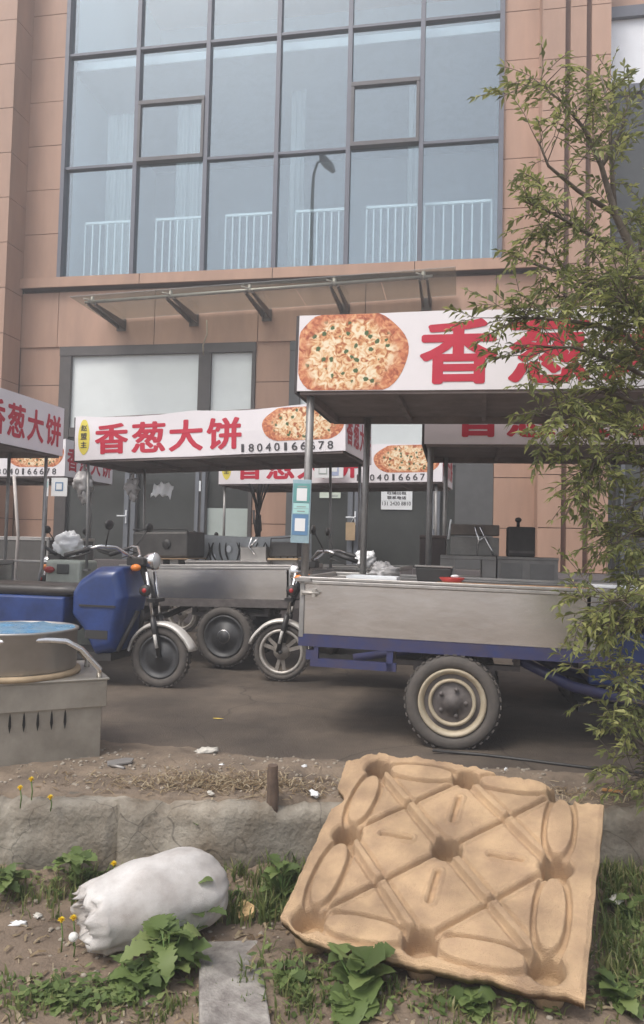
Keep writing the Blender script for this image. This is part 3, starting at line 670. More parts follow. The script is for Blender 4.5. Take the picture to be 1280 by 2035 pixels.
def cart(label, loc, yaw, tilt, s, L=1.75, W=1.08, zb=.62, zt=.98, cx=(-.05, 2.8), zs=2.12, h=.46, kind='phone', wx=.95, rear='cream', side=STEEL, amp=.0, seed=0, posts=None, style='alloy', wf=1.30, wr=.285, bumper=False, cw=None, frame=BLUE_F, tall=1.0, endsign=True, shield=BLUE, badge=True):
    """x = 0 at the left end of the bed, y = 0 at its near side; s = the way the tricycle faces"""
    root = thing('food_cart', label, 'food cart', loc, (0, tilt, -yaw), 'food carts parked on the pavement')
    cen = Vector((L / 2, W / 2, 0))
    sub = root
    before = set(bpy.data.objects)
    # bed: deck, sides
    b = MB(); b.box(.02, L - .02, .02, W - .02, zb, zb + .03); b.box(.03, L - .03, .03, W - .03, zt - .05, zt - .03)
    bed = b.build('bed', STEEL_D, root)
    MB().box(.03, L - .05, 0, .02, zb, zt - .045).build('side_panel', side, bed, .003); MB().box(.03, L - .05, W - .02, W, zb, zt - .045).build('side_panel', side, bed, .003)
    MB().box(0, .02, .03, W - .03, zb, zt - .045).build('end_panel', side, bed, .003); MB().box(L - .02, L, .03, W - .03, zb, zt - .045).build('end_panel', side, bed, .003)
    rm = MB()
    for (y0, y1) in ((-.012, .03), (W - .03, W + .012)):
        rm.box(-.01, L + .30 * (s > 0), y0, y1, zt - .02, zt); rm.box(-.008, L, y0 + .004, y1 - .004, zt - .045, zt - .022)
    rm.box(-.012, .03, .03, W - .03, zt - .04, zt - .001); rm.box(L - .03, L + .012, .03, W - .03, zt - .04, zt - .001)
    rm.build('rim', mat('rim_steel', (.50, .48, .46), .35, .8, var=.15, scale=8), bed, .004)
    cp = MB()
    for x in (.0, L - .03):
        for y in (-.008, W - .022): cp.box(x, x + .03, y, y + .03, zb - .02, zt - .022)
    cp.build('corner_post', POST, bed, .003)
    lt = MB(); lt.box(.01, .11, -.028, -.009, zt - .115, zt - .085).tube([(.02, -.03, zt - .10), (.13, -.034, zt - .10)], .010, 6).box(.085, .105, -.04, -.009, zt - .125, zt - .075); lt.build('latch', RIMS, bed)
    ch = MB(); ch.box(.0, L + .1, -.006, .05, zb - .075, zb - .002).box(.0, L + .1, W - .05, W + .006, zb - .075, zb - .002)
    for x in (.02, L * .35, L * .7, L - .06): ch.box(x, x + .05, .05, W - .05, zb - .07, zb - .01)
    if s > 0: fx0, fx1 = L - .35, L + .55
    else: fx0, fx1 = -.55, .35
    for y in (.18, W - .22):
        if s > 0: ch.tube([(L - .45, y, zb - .09), (L - .1, y, .40), (L + .55, y, .28)], .035, 6)
        else: ch.tube([(.45, y, zb - .09), (.1, y, .40), (-.55, y, .28)], .035, 6)
    if bumper: ch.box(.08, .62, -.0, .04, zb - .20, zb - .15).box(.10, .13, .0, .03, zb - .15, zb - .07).box(.56, .60, .0, .03, zb - .20, zb - .07).box(.05, .12, .005, .04, zb - .16, zb - .10)
    ch.build('chassis', frame, root)
    ax = MB(); ax.tube([(wx, .03, wr), (wx, W - .03, wr)], .035, 8).ball((wx, W / 2, wr), .11, .12, .11, 14, 8)
    for y in (.16, W - .16): ax.box(wx - .40, wx + .40, y - .03, y + .03, zb - .17, zb - .14).box(wx - .25, wx + .25, y - .03, y + .03, zb - .20, zb - .17).box(wx - .05, wx + .05, y - .035, y + .035, wr, zb - .17).box(wx - .40, wx - .36, y - .02, y + .02, zb - .15, zb - .05).box(wx + .36, wx + .40, y - .02, y + .02, zb - .15, zb - .05)
    ax.build('axle', RIMG, root)
    wheel(root, wx, .05, wr, .15, rear); 
    o2 = wheel(root, wx, W - .25, wr, .15, 'dark'); o2.rotation_euler.z = math.pi
    # canopy
    c0, c1 = cx; y0, y1 = -.05, W + .05
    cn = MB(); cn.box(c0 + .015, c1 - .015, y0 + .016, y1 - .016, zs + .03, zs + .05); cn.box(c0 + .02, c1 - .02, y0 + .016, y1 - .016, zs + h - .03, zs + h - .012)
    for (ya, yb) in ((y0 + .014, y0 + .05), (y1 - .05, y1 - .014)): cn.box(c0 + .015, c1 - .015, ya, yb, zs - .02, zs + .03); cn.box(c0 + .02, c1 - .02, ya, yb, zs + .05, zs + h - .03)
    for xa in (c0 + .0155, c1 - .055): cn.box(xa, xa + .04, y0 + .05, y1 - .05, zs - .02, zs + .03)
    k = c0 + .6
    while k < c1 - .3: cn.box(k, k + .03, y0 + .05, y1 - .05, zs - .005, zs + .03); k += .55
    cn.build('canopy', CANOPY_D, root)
    board(root, kind, c0, c1, y0, zs, zs + h, seed, amp, badge)
    MB().box(c0, c1, y1, y1 + .012, zs, zs + h).build('sign_board', VINYL, root)
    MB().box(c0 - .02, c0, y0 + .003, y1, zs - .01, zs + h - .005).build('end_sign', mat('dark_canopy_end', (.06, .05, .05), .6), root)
    if endsign: end_board(root, c1, y0, y1, zs, zs + h)
    for (x, yy, r) in (posts or ((.03, .02, .022), (.12, W - .03, .022), (L - .05, .02, .018), (L - .05, W - .03, .018))):
        pz0 = zt - .03 if 0 < x < L else .9
        p = MB().tube([(x, yy, pz0), (x, yy, zs + .02)], r, 4 if r > .02 else 8)
        p.box(x - r * 2, x + r * 2, yy - r * 2, yy + r * 2, pz0, pz0 + .02); p.build('post', POST, root)
    head_unit(sub, L if s > 0 else 0, s, W, shield, style=style, wf=wf, tall=tall)
    new = [o for o in bpy.data.objects if o not in before]
    for o in new:                                          # head parts sit on the centre line
        if o.parent == root and o.name.split('.')[0] in ('front_wheel', 'fork', 'mudguard', 'headlight', 'indicator', 'horn', 'horn_button', 'steering_column', 'handlebar', 'body_shield', 'seat_box', 'floor_frame', 'seat'):
            o.location.y += W / 2
    return root
def world(root, p):
    bpy.context.view_layer.update(); return root.matrix_world @ Vector(p)

YA = R(12.0)
A = cart('nearest food cart, sign cropped by the tree, blue frame and cream rimmed wheel', (-.135, 4.80, 0), YA, .010, +1, L=1.78, zt=1.005, zb=.645, cx=(-.055, 2.80), zs=2.178, h=.49, kind='big', wx=.965, rear='cream', bumper=True, posts=((.02, .02, .026), (.235, 1.05, .026), (2.6, .02, .022), (2.6, 1.05, .022)), seed=1, amp=.004)
B = cart('food cart half hidden behind the nearest one, with stove boxes on its deck', (.80, 6.02, 0), R(10), .004, -1, L=1.7, zt=.96, cx=(.0, 2.75), zs=2.03, h=.46, kind='phone', badge=False, shield=BLACK, rear='dark', wx=1.32, posts=((.05, .02, .024), (.16, 1.04, .02), (1.66, .02, .02), (1.66, 1.05, .02)), seed=2, amp=.003, wf=1.24, tall=.98)
C = cart('food cart with sagging banner, yellow badge and phone number, plain steel side', shield=BLACK, yaw=R(15.5), tilt=-.026, s=-1, loc=(-1.98, 7.56, 0), L=1.80, zb=.64, zt=.97, cx=(-.50, 2.32), zs=2.02, h=.45, kind='phone', wx=1.12, rear='centre', amp=.022, seed=3, posts=((-.40, .03, .014), (-.30, 1.02, .014), (2.22, 1.05, .018), (1.9, 1.04, .016)), frame=RIMG)
D = cart('food cart farthest back by the shop door, banner half covered by other signs', (-.75, 9.42, 0), R(15.5), -.012, -1, shield=BLACK, L=1.75, zt=.95, cx=(-.55, 2.25), zs=1.955, h=.46, kind='phone', seed=4, amp=.008, posts=((-.50, .03, .018), (-.42, 1.02, .016), (2.18, .03, .016), (2.18, 1.04, .02)), frame=RIMG)
E_ = cart('dark high sided food cart by the stone pilaster, bread banner cut by the frame', (-5.35, 9.78, 0), R(13), -.004, -1, L=2.05, zt=1.22, zb=.62, cx=(-.55, 2.25), zs=1.97, h=.46, kind='phone', seed=5, amp=.005, side=mat('dark_grey_cart_paint', (.105, .097, .09), .55, .1, var=.15), posts=((.02, .02, .016), (.05, 1.05, .016), (1.98, .02, .016), (2.0, 1.04, .016)), frame=RIMG)
yf = R(13); wfF = 1.80
wc = Vector((-1.31, 6.33, 0)); Lf = 1.7
orgF = wc - Vector((math.cos(yf), -math.sin(yf), 0)) * (Lf + wfF) - Vector((math.sin(yf), math.cos(yf), 0)) * .54
Fc = cart('blue tricycle food cart with black seat, its red lettered end sign overhead', orgF, yf, .0, +1, L=Lf, zt=1.0, cx=(-.9, Lf + .43), zs=2.0, h=.46, kind='phone', seed=6, style='dark', wf=wfF, posts=((.03, .02, .018), (.03, 1.05, .018), (Lf - .06, .02, .018), (Lf - .08, 1.05, .016)), tall=1.06)

MB().tube([(Lf + .34, 1.02, 2.02), (Lf + .34, 1.02, .95), (Lf + .30, 1.02, .75), (Lf - .02, 1.02, .70)], .016, 8).build('post', POST, Fc)
# ------------------------------------------------------------------ things on and around the carts
def put(root, x, y, z): return world(root, (x, y, z))
# payment card on the near post of A
o = thing('payment_card', 'tall teal and blue laminated card tied to the nearest cart post', 'card', put(A, .0, -.055, 1.215), (0, .02, -YA))
cdm = MB()
cdm.box(-.062, .058, 0, .006, 0, .40).build('card_backing', mat('clear_sleeve', (.30, .42, .47), .25, var=.2), o, .002)
MB().box(-.055, .051, -.0025, -.0005, .255, .375).build('teal_panel', TEAL, o); MB().box(-.053, .049, -.0025, -.0005, .185, .25).build('mint_panel', MINT, o); MB().box(-.055, .047, -.0025, -.0005, .05, .18).build('blue_panel', BLUEC, o)
for (z0, z1, x0, x1) in ((.265, .345, -.033, .033), (.075, .155, -.037, .029)): MB().box(x0, x1, -.004, -.003, z0, z1).build('white_square', PAPER, o)
t = MB(); t.box(-.03, .03, -.0035, -.0028, .226, .231).box(-.05, .046, -.0035, -.0028, .2155, .2175).box(-.026, .024, -.0035, -.0028, .196, .203).box(-.03, .03, -.0035, -.0028, .352, .36); t.build('printed_rule', INKL, o)
def bag(name, label, loc, rx, ry, rz, m, seed, tail=True, cat='plastic bag', up=True):
    b = MB(); b.ball((0, 0, rz), rx, ry, rz, 36, 24, .38, seed)
    for p in b.v:
        if p.z < .02 * rz and up: p.z = max(p.z, 0)
    if tail:
        for k in range(3):
            a = random.uniform(-.5, .5); sgn = 1 if up else -1
            b.ball((a * rx * 1.4, .015 * k, rz * 1.85), rx * .34, ry * .30, rz * .5, 16, 10, .6, seed + k)
    o = b.build(name, m, None, 0, loc); return tag(o, label, cat)
bag('plastic_bag', 'crumpled clear bag lying on the nearest cart deck behind its second post', put(A, .45, .68, .972), .095, .08, .055, BAGC, 3)
bag('plastic_bag', 'crumpled clear bag on the handlebar behind the payment card', put(B, -.50, .42, 1.02), .085, .07, .06, BAGW, 5)
bag('plastic_bag', 'puffed white carrier bag standing on the pale green locker', at(135, 1106, 7.9), .14, .11, .125, BAGW, 8, False)
for (px, py, d, sx, m, lb, sd) in ((165, 960, 7.75, .09, BAGC, 'cloudy plastic bag knotted high on the sagging banner cart post', 11), (262, 968, 7.9, .07, BAGC, 'small grey plastic bag hanging from the canopy beside the torn paper', 13)):
    p = at(px, py, d); b = MB(); b.ball((0, 0, 0), sx, sx * .7, sx * 1.3, 24, 16, .6, sd); b.ball((.02, .0, -sx * 1.3), sx * .55, sx * .4, sx * .9, 18, 12, .6, sd + 1); b.tube([(0, 0, sx * .8), (.01, 0, sx * 2.2)], [.03, .008], 8)
    tag(b.build('hanging_bag', m, None, 0, p), lb, 'plastic bag')
p = at(322, 972, 7.75); b = MB()
vs = []; n = 8
for i in range(n + 1):
    for j in range(n + 1):
        x = (i / n - .5) * .2; z = (j / n - .5) * .13
        vs.append((x + .25 * z, .03 * math.sin(i * 1.1) + .02 * fr(x, z, 9), z - .9 * x * x * 3 + .018 * math.sin(i * 2.1 + j)))
fs = [(i * (n + 1) + j, (i + 1) * (n + 1) + j, (i + 1) * (n + 1) + j + 1, i * (n + 1) + j + 1) for i in range(n) for j in range(n)]
b.add(vs, fs, True); o = b.build('torn_paper', PAPER, None, 0, p); so2 = o.modifiers.new('thick', 'SOLIDIFY'); so2.thickness = .003
tag(o, 'torn white paper hanging under the sagging banner', 'paper')
# papers on E's post, card board on D's banner
o = thing('price_sheet', 'pale sheet with a blue framed square hung on a post by the stone pilaster', 'sheet', at(117, 986, 8.6), (0, 0, -.2))
MB().box(-.10, .10, 0, .006, 0, .21).build('sheet', PAPER, o); MB().box(-.05, .05, -.003, -.001, .06, .16).build('blue_frame', BLUEC, o); MB().box(-.035, .035, -.005, -.0035, .075, .145).build('white_square', PAPER, o)
o = thing('price_sheet', 'narrow white strip hung beside the blue framed sheet', 'sheet', at(91, 986, 8.6), (0, 0, -.2)); MB().box(-.03, .03, 0, .006, 0, .2).build('sheet', PAPER, o); MB().box(-.02, .02, -.003, -.001, .1, .17).build('mint_panel', MINT, o)
o = thing('menu_board', 'white board with two framed squares hung over the farthest banner', 'board', at(653, 950, 9.02), (0, 0, -R(15.5)))
MB().box(-.18, .18, 0, .012, 0, .21).build('board', PAPER, o, .002); MB().box(-.125, -.02, -.003, -.001, .045, .165).build('green_panel', PALEPANE, o); MB().box(.01, .125, -.003, -.001, .03, .175).build('blue_panel', mat('pale_blue', (.42, .48, .66), .5), o)
MB().box(-.115, -.03, -.005, -.0035, .06, .15).build('white_square', PAPER, o); MB().box(.03, .105, -.005, -.0035, .075, .16).build('white_square', PAPER, o)
# nearest deck: tray, pot, red ladle, stick, white sheet
za = .979
o = thing('serving_tray', 'shallow white tray on the nearest cart deck', 'tray', put(A, .42, .32, za), (0, .01, -YA)); MB().box(-.16, .16, -.10, .10, 0, .018).build('base', WHITEP, o, .006); MB().box(-.165, .165, -.105, -.092, 0, .035).box(-.165, .165, .092, .105, 0, .035).box(-.165, -.153, -.092, .092, 0, .035).box(.153, .165, -.092, .092, 0, .035).build('rim', WHITEP, o)
o = thing('food_tub', 'dark oblong tub with a pale rim on the nearest cart deck', 'tub', put(A, .80, .62, za), (0, .01, -YA))
MB().prism([(-.11, 0), (.11, 0), (.125, .10), (-.125, .10)], -.08, .08).build('tub', BLACK, o, .012); MB().box(-.13, .13, -.085, .085, .10, .112).build('rim', STEEL_D, o, .004)
o = thing('dish', 'shallow red bowl beside the dark tub on the nearest cart', 'bowl', put(A, .93, .42, za)); MB().lathe([(.001, 0), (.05, 0), (.085, .04), (.08, .042), (.045, .008), (.001, .008)], (0, 0, 0), 'z', 24).build('bowl', REDP, o); MB().ball((.02, 0, .05), .03, .02, .012, 10, 6).build('white_knob', WHITEP, o)
tag(MB().tube([put(A, .85, .16, za + .012), put(A, 1.2, .10, za + .012), put(A, 1.75, .06, za + .014), put(A, 2.0, .05, za + .014)], [.010, .013, .014, .012], 8).build('wooden_stick', ORAW), 'long orange wooden pole lying along the nearest cart rim', 'pole')
o = MB().box(-.65, .65, -.10, .10, 0, .014).build('white_board', WHITEP, None, .003, put(A, 2.42, .12, 1.012)); o.rotation_euler = (0, .01, -YA); tag(o, 'long white board laid flat over the cart rim under the foliage', 'board')
# B: stove boxes
rB = (0, .004, -R(10))
def on(root, x, y, z): return put(root, x, y, z)
zb_ = .93
o = thing('steel_table', 'grey steel bench with open front on the half hidden cart deck', 'bench', on(B, .28, .45, zb_), rB)
MB().box(-.14, .31, -.2, .2, .19, .22).build('top', STEEL_D, o, .004); MB().box(-.14, -.02, -.19, .19, 0, .19).build('leg', STEEL_D, o); MB().box(.20, .31, -.19, .19, 0, .19).build('leg', STEEL_D, o)
o = thing('steel_cabinet', 'low grey cabinet with two bays beside the steel bench', 'cabinet', on(B, .72, .47, zb_), rB)
MB().box(-.12, .36, -.2, .2, 0, .20).build('body', STEEL_D, o, .006); MB().box(-.125, .365, -.205, .205, .20, .222).build('top', STEEL_D, o, .003)
for (a, b_) in ((-.09, .08), (.14, .33)): MB().box(a, b_, -.206, -.2005, .02, .17).build('door', mat('grey_door', (.24, .23, .22), .5, .4), o, .003)
o = thing('burner_box', 'grey burner box with crossed legs and pale handle on the steel bench', 'burner', on(B, .42, .52, zb_ + .222), rB)
MB().box(-.2, .2, -.12, .16, 0, .155).build('body', mat('sooty_steel', (.25, .24, .225), .55, .3, var=.25), o, .006); MB().box(-.2, .2, -.13, .16, .17, .26).build('lid', mat('brown_soot', (.17, .14, .12), .6, .2, var=.25), o, .006)
MB().tube([(.0, -.15, .24), (.03, -.16, .14), (.02, -.15, .0)], .010, 6).tube([(.04, -.15, .24), (.13, -.16, .06), (.16, -.15, -.01)], .010, 6).tube([(.03, -.16, .12), (.09, -.16, .17)], .008, 6).build('leg', CHROME, o); MB().tube([(-.22, -.1, .13), (-.20, -.1, .30)], .010, 6).build('handle', WHITEP, o)
o = thing('dark_pot', 'black square cooker with a top knob standing on the low cabinet', 'cooker', on(B, .80, .50, zb_ + .222), rB)
MB().box(-.11, .11, -.12, .12, 0, .25).build('body', mat('sooty_black', (.05, .043, .04), .6, .1, var=.3), o, .012); MB().tube([(-.02, 0, .25), (-.02, 0, .30)], .014, 8).ball((-.02, 0, .31), .028, .028, .022, 12, 8).build('knob', BLACK, o); MB().box(-.10, .10, -.124, -.1195, .03, .05).build('grille', RIMG, o)
o = thing('stool', 'dark wooden crate stood beside the cart post near the steel bench', 'crate', on(B, .02, .55, zb_), rB)
MB().box(-.06, .16, -.12, .12, 0, .36).build('body', mat('dark_brown_wood', (.055, .042, .04), .7, var=.3), o, .006); MB().box(-.065, .165, -.125, .125, .36, .385).build('top', mat('brown_top', (.08, .06, .055), .7), o, .004)
# C: griddle, boxes, tarp
rC = (0, -.026, -R(15.5)); zc = .942
o = thing('griddle', 'black griddle oven with a round dial on the sagging banner cart', 'griddle', on(C, .30, .45, zc), rC)
MB().box(-.30, .32, -.22, .22, .09, .36).build('body', mat('griddle_iron', (.075, .07, .066), .5, .3, var=.3), o, .025); MB().lathe([(.05, -.226), (.045, -.236), (.001, -.236)], (.09, 0, .23), 'y', 20).build('dial', BLACK, o); MB().box(-.10, .34, -.25, .2, .075, .088).build('hot_plate', mat('bronze_plate', (.30, .20, .12), .4, .4), o)
MB().tube([(-.30, -.2, .38), (.30, -.2, .385), (.33, -.2, .33)], .010, 6).build('rail', BLACK, o)
for x in (-.05, .12): MB().box(x, x + .09, -.2, .0, 0, .075).build('leg', STEEL_D, o)
o = thing('deck_shelf', 'low steel shelf running along the sagging banner cart deck', 'shelf', on(C, .95, .30, zc), rC); MB().box(-.32, .55, -.15, .15, .05, .065).build('top', STEEL, o); MB().box(-.32, .55, -.13, .13, 0, .05).build('body', STEEL_D, o)
o = thing('gas_burner', 'small black gas burner on a tan tray, front corner of the banner cart', 'burner', on(C, 1.62, .42, zc), rC)
MB().box(-.14, .14, -.12, .12, .10, .25).build('body', mat('burner_black', (.06, .057, .055), .5, .2, var=.3), o, .012); MB().box(-.16, .15, -.15, .12, .07, .088).build('tray', TAN, o); MB().box(-.13, .13, -.11, .11, 0, .07).build('stand', STEEL_D, o); MB().tube([(-.14, -.14, .10), (-.12, -.15, .28), (.12, -.15, .29)], .008, 6).build('guard', BLACK, o)
o = thing('grey_box', 'plain grey box between the tarp and the small gas burner', 'box', on(C, 1.33, .40, zc), rC); MB().box(-.15, .12, -.14, .14, 0, .19).build('body', STEEL_D, o, .006); MB().box(-.152, .122, -.142, .142, .19, .2).build('lid', STEEL_D, o)
MB().tube([(-.02, -.15, .30), (-.06, -.15, .20), (.02, -.16, .12)], .008, 6).tube([(.04, -.15, .28), (-.05, -.15, .2)], .008, 6).build('tongs', CHROME, o)
# pale tarp with black strokes draped on a rail behind C's deck
o = thing('draped_tarp', 'pale grey tarp with black curved stripes draped behind the griddle', 'tarp', on(C, 1.12, .86, zc), rC)
vs = []; fs = []; n = 44
for i in range(n + 1):
    x = -.62 + 1.24 * i / n
    for j in range(7):
        z = .02 + j / 6 * .32; vs.append((x, .015 * math.sin(i * 1.3) * (1 - j / 7) + .012 * math.sin(i * .5), z - (.03 * math.sin(i / n * math.pi) if j == 6 else 0)))
for i in range(n):
    for j in range(6): fs.append((i * 7 + j, (i + 1) * 7 + j, (i + 1) * 7 + j + 1, i * 7 + j + 1))
tp = MB().add(vs, fs, True).build('sheet', STRIPEM, o); tp.modifiers.new('thick', 'SOLIDIFY').thickness = .004
stp = MB(); random.seed(5)
for k in range(17):
    x = -.58 + 1.16 * k / 16 + random.uniform(-.015, .015); cv = random.choice((-1, 1)) * random.uniform(.01, .035); sl_ = random.uniform(-.05, .05)
    pts = [(x + cv * math.sin(q * math.pi) + sl_ * q, -.034, .05 + .2 * q) for q in [i / 7 for i in range(8)]]; stp.tube(pts, [.005, .009, .010, .010, .010, .009, .008, .004], 5)
stp.build('black_stripe', BLACK, tp)
pts_ = MB()
for (x, z) in ((-.30, .18), (-.48, .09), (.02, .17), (.22, .13), (-.12, .10)): pts_.ball((x, -.028, z), .03, .004, .04, 12, 8)
pts_.build('white_patch', WHITEP, tp)
# tied umbrella / wires hanging under D
o = thing('cable_bundle', 'tangled dark cables hanging under the farthest cart canopy', 'cables', at(512, 1070, 8.6))
cb = MB(); random.seed(9)
for k in range(7):
    a = random.uniform(-.12, .14); cb.tube([(a, random.uniform(-.05, .05), .62), (a * .35, 0, .42), (.015 * math.sin(k), .02 * math.cos(k), .25), (.03 * math.sin(k * 2), 0, .0)], .010, 5)
cb.ball((0, 0, .16), .04, .035, .13, 12, 8, .5, 2); cb.build('cables', BLACK, o); MB().tube([(-.05, -.04, .32), (-.04, -.05, .16)], .014, 6).build('plug', POST, o)
# pale green locker beside the far cart
o = thing('locker', 'pale green enamel locker with a red tail lamp under the white bag', 'locker', at(132, 1178, 7.85), (0, 0, -.25))
zz = .0
base = at(132, 1178, 7.85).z; 
MB().box(-.16, .24, -.15, .2, .06, .34).build('body', GREENG, o, .03); MB().box(-.22, .22, -.18, .2, -base + .02, .05).build('lower_body', GREENG, o, .05)
MB().ball((-.10, -.165, .24), .06, .03, .035, 16, 10).build('tail_lamp', REDL, o); MB().box(-.02, .12, -.165, -.148, .20, .30).build('dark_vent', mat('smoke_plastic', (.09, .09, .085), .4), o, .012)
MB().tube([(-.14, -.2, .47), (.0, -.21, .40)], .018, 8).build('grip', BLACK, o); MB().ball((-.17, -.19, .03), .035, .03, .05, 10, 8).build('white_knob', WHITEP, o)
# white pole standing in front of the dark cart
tag(MB().tube([Vector((at(28, 1165, 8.6).x, 8.6, .01)), at(36, 1063, 8.6), at(28, 945, 8.6)], .019, 8).build('white_pole', mat('dirty_white_pole', (.55, .50, .47), .5, var=.1)), 'thin crooked white pole standing before the dark high sided cart', 'pole')

# ------------------------------------------------------------------ stove with the big steamer on the pavement edge
yS = R(27)
sv = thing('stove', 'square steel stove with five front slots at the pavement edge', 'stove', hz(200, 1518, 0.0) + Vector((0, 0, .02)), (0, 0, yS))
sv.location.z = .0
Hs = .46
MB().box(-.78, -.0, .02, .62, .015, Hs - .15).build('body', STEEL_S, sv, .006)
MB().box(-.80, .02, .0, .64, Hs - .155, Hs - .012).box(-.81, .03, -.01, .65, Hs - .012, Hs).build('top', STEEL_S, sv, .004)
st = MB()
for k in range(6):
    x = -.19 - .068 * k; st.prism([(x, .20), (x + .007, .235), (x + .004, .28), (x, .30), (x - .004, .28), (x - .007, .235)], .012, .022)
st.build('slot', mat('slot_black', (.012, .011, .01), .9), sv)
MB().tube([(.0, .3, .02), (.06, .0, .02)], .012, 6).build('foot_rail', STEEL_D, sv)
rr = MB()
for (dy, dz, rx) in ((.02, .325, 0), (.40, .335, -.12)):
    rr.tube([(-.80, dy, Hs + dz - .25 * 0 - .12), (-.30 + rx * 0, dy, Hs + dz - .115), (-.20, dy, Hs + dz - .125), (-.12, dy, Hs + dz - .17), (-.02, dy, Hs + .045), (-.02, dy, Hs)], .016, 10)
rr.build('rail', CHROME, sv)
pc = world(sv, (-.43, .33, Hs))
st_ = thing('steamer_pot', 'wide steel steamer pot with a blue cover on the square stove', 'pot', pc)
MB().lathe([(.001, 0), (.355, 0), (.36, .012), (.355, .028), (.001, .028)], (0, 0, 0), 'z', 48).build('board', WOODB, st_)
MB().lathe([(.325, .028), (.335, .04), (.335, .235), (.343, .24), (.34, .25), (.325, .25), (.322, .05), (.001, .05)], (0, 0, 0), 'z', 56).build('pot', mat('pot_steel', (.36, .345, .33), .38, .7, var=.15, scale=4), st_)
lid = MB(); vs = []; fs = []; na, nr = 48, 8
for i in range(nr + 1):
    for k in range(na):
        a = 2 * math.pi * k / na; q = i / nr * .322; vs.append((q * math.cos(a), q * math.sin(a), .245 + .012 * fr(q * math.cos(a), q * math.sin(a), 9, 3) + .02 * (1 - i / nr)))
for i in range(nr):
    for k in range(na): fs.append((i * na + k, (i + 1) * na + k, (i + 1) * na + (k + 1) % na, i * na + (k + 1) % na))
lid.add(vs, fs, True).build('cover', BLUELID, st_)

# ------------------------------------------------------------------ pressed wood pallet leaning on the concrete edge
PR = Matrix(((.932, .337, -.132), (-.362, .876, -.319), (.008, .345, .939))); PS = .95; PT = Vector((0, 0, 1.2)) + (Vector((-.014, 3.043, -.262)) - Vector((0, 0, 1.2))) * PS; PX, PY = .45 * PS, .495 * PS
def sstep(a, b, x): t = max(0, min(1, (x - a) / (b - a))); return t * t * (3 - 2 * t)
def segd(px, py, ax, ay, bx, by):
    dx, dy = bx - ax, by - ay; t = max(0, min(1, ((px - ax) * dx + (py - ay) * dy) / (dx * dx + dy * dy))); return math.hypot(px - ax - t * dx, py - ay - t * dy), t
def pal_h(x, y):
    h = 0.
    # raised ribs "\" and sunken valleys "/" between cups
    for (i, j, k, l) in ((0, 1, 1, 0), (0, 2, 1, 1), (1, 1, 2, 0), (1, 2, 2, 1)):
        d, t = segd(x, y, i * PX, j * PY, k * PX, l * PY); e = sstep(0, .12, min(t, 1 - t)); h += .016 * (1 - sstep(.011, .017, d)) * e - .010 * (sstep(.018, .024, d) * (1 - sstep(.028, .044, d))) * e
    for (i, j, k, l) in ((0, 0, 1, 1), (1, 1, 2, 2), (0, 1, 1, 2), (1, 0, 2, 1)):
        d, t = segd(x, y, i * PX, j * PY, k * PX, l * PY); h -= .024 * (1 - sstep(.007, .014, d)) - .006 * sstep(.014, .020, d) * (1 - sstep(.022, .036, d))
    # long pads along the rim between the cups
    for (i, j, k, l) in ((0, 0, 1, 0), (1, 0, 2, 0), (0, 2, 1, 2), (1, 2, 2, 2), (0, 0, 0, 1), (0, 1, 0, 2), (2, 0, 2, 1), (2, 1, 2, 2)):
        ax, ay, bx, by = i * PX, j * PY, k * PX, l * PY; cx, cy = (ax + bx) / 2, (ay + by) / 2
        horiz = j == l; a_, b_ = (x - cx, y - cy) if horiz else (y - cy, x - cx)
        ha = (PX if horiz else PY) * .42; hb = .060
        e = (abs(a_) / ha) ** 2.4 + (abs(b_) / hb) ** 2
        h -= .023 * (1 - sstep(.10, .22, abs(math.sqrt(e) - 1))); h += .006 * (1 - sstep(.5, .9, e))
    # short slots in the fields
    for (cx, cy, ax) in ((.98 * PX, .55 * PY, 1), (.98 * PX, 1.52 * PY, 1), (.48 * PX, 1.05 * PY, 0), (1.55 * PX, 1.0 * PY, 0)):
        d, t = segd(x, y, cx - (0 if ax else .06), cy - (.075 if ax else 0), cx + (0 if ax else .06), cy + (.075 if ax else 0)); h -= .018 * (1 - sstep(.007, .013, d)) - .007 * sstep(.014, .022, d) * (1 - sstep(.022, .036, d))
    h += .0025 * fr(x, y, 14, 2) + .0012 * fr(x, y, 60, 4)
    # nine round cups
    for i in range(3):
        for j in range(3):
            d = math.hypot(x - i * PX, y - j * PY) + .006 * fr(x, y, 12, i + j); q = 1 - sstep(.056, .066, d)
            if q > 0: h = h * (1 - q) - .115 * q
            h -= .010 * (1 - sstep(.064, .078, d)) * (1 - q)
    return h
xe0, xe1, ye0 = -.26 * PX, 2.36 * PX, -.185 * PY
def ytop(x):                                               # the top rim is broken away
    i = x / PX; b = fr(x, 0, 9, 2) * .03 + fr(x, 0, 40, 6) * .012
    if i < -.12: v = 2.10
    elif i < .06: v = 2.10 + (i + .12) / .18 * .11
    elif i < .86: v = 2.22
    elif i < 1.0: v = 2.22 - (i - .86) / .14 * .07
    elif i < 1.90: v = 2.15 - (i - 1.0) * .06
    elif i < 1.96: v = 2.09 - (i - 1.90) / .06 * .22
    else: v = 1.87
    return v * PY + b
def xleft(y):
    j = y / PY; b = .006 * fr(y, 3, 14, 2)
    if 1.30 < j < 1.62: b += .045 * math.sin((j - 1.30) / .32 * math.pi)
    return xe0 + b - PX * (.035 * max(0, j) + .10 * max(0, j - 1.3)) + (.04 if j < -.04 else 0) * (-j - .04) * 8
def ybot(x): return ye0 + .012 * fr(x, 1, 8, 3) + (.07 if x < xe0 + .09 else 0) * max(0, 1 - (x - xe0) / .09)
nx, ny = 380, 380; pm = MB(); vs = []
def xright(y): return PX * (2.30 + .055 * y / PY) + .004 * fr(y, 5, 10, 4)
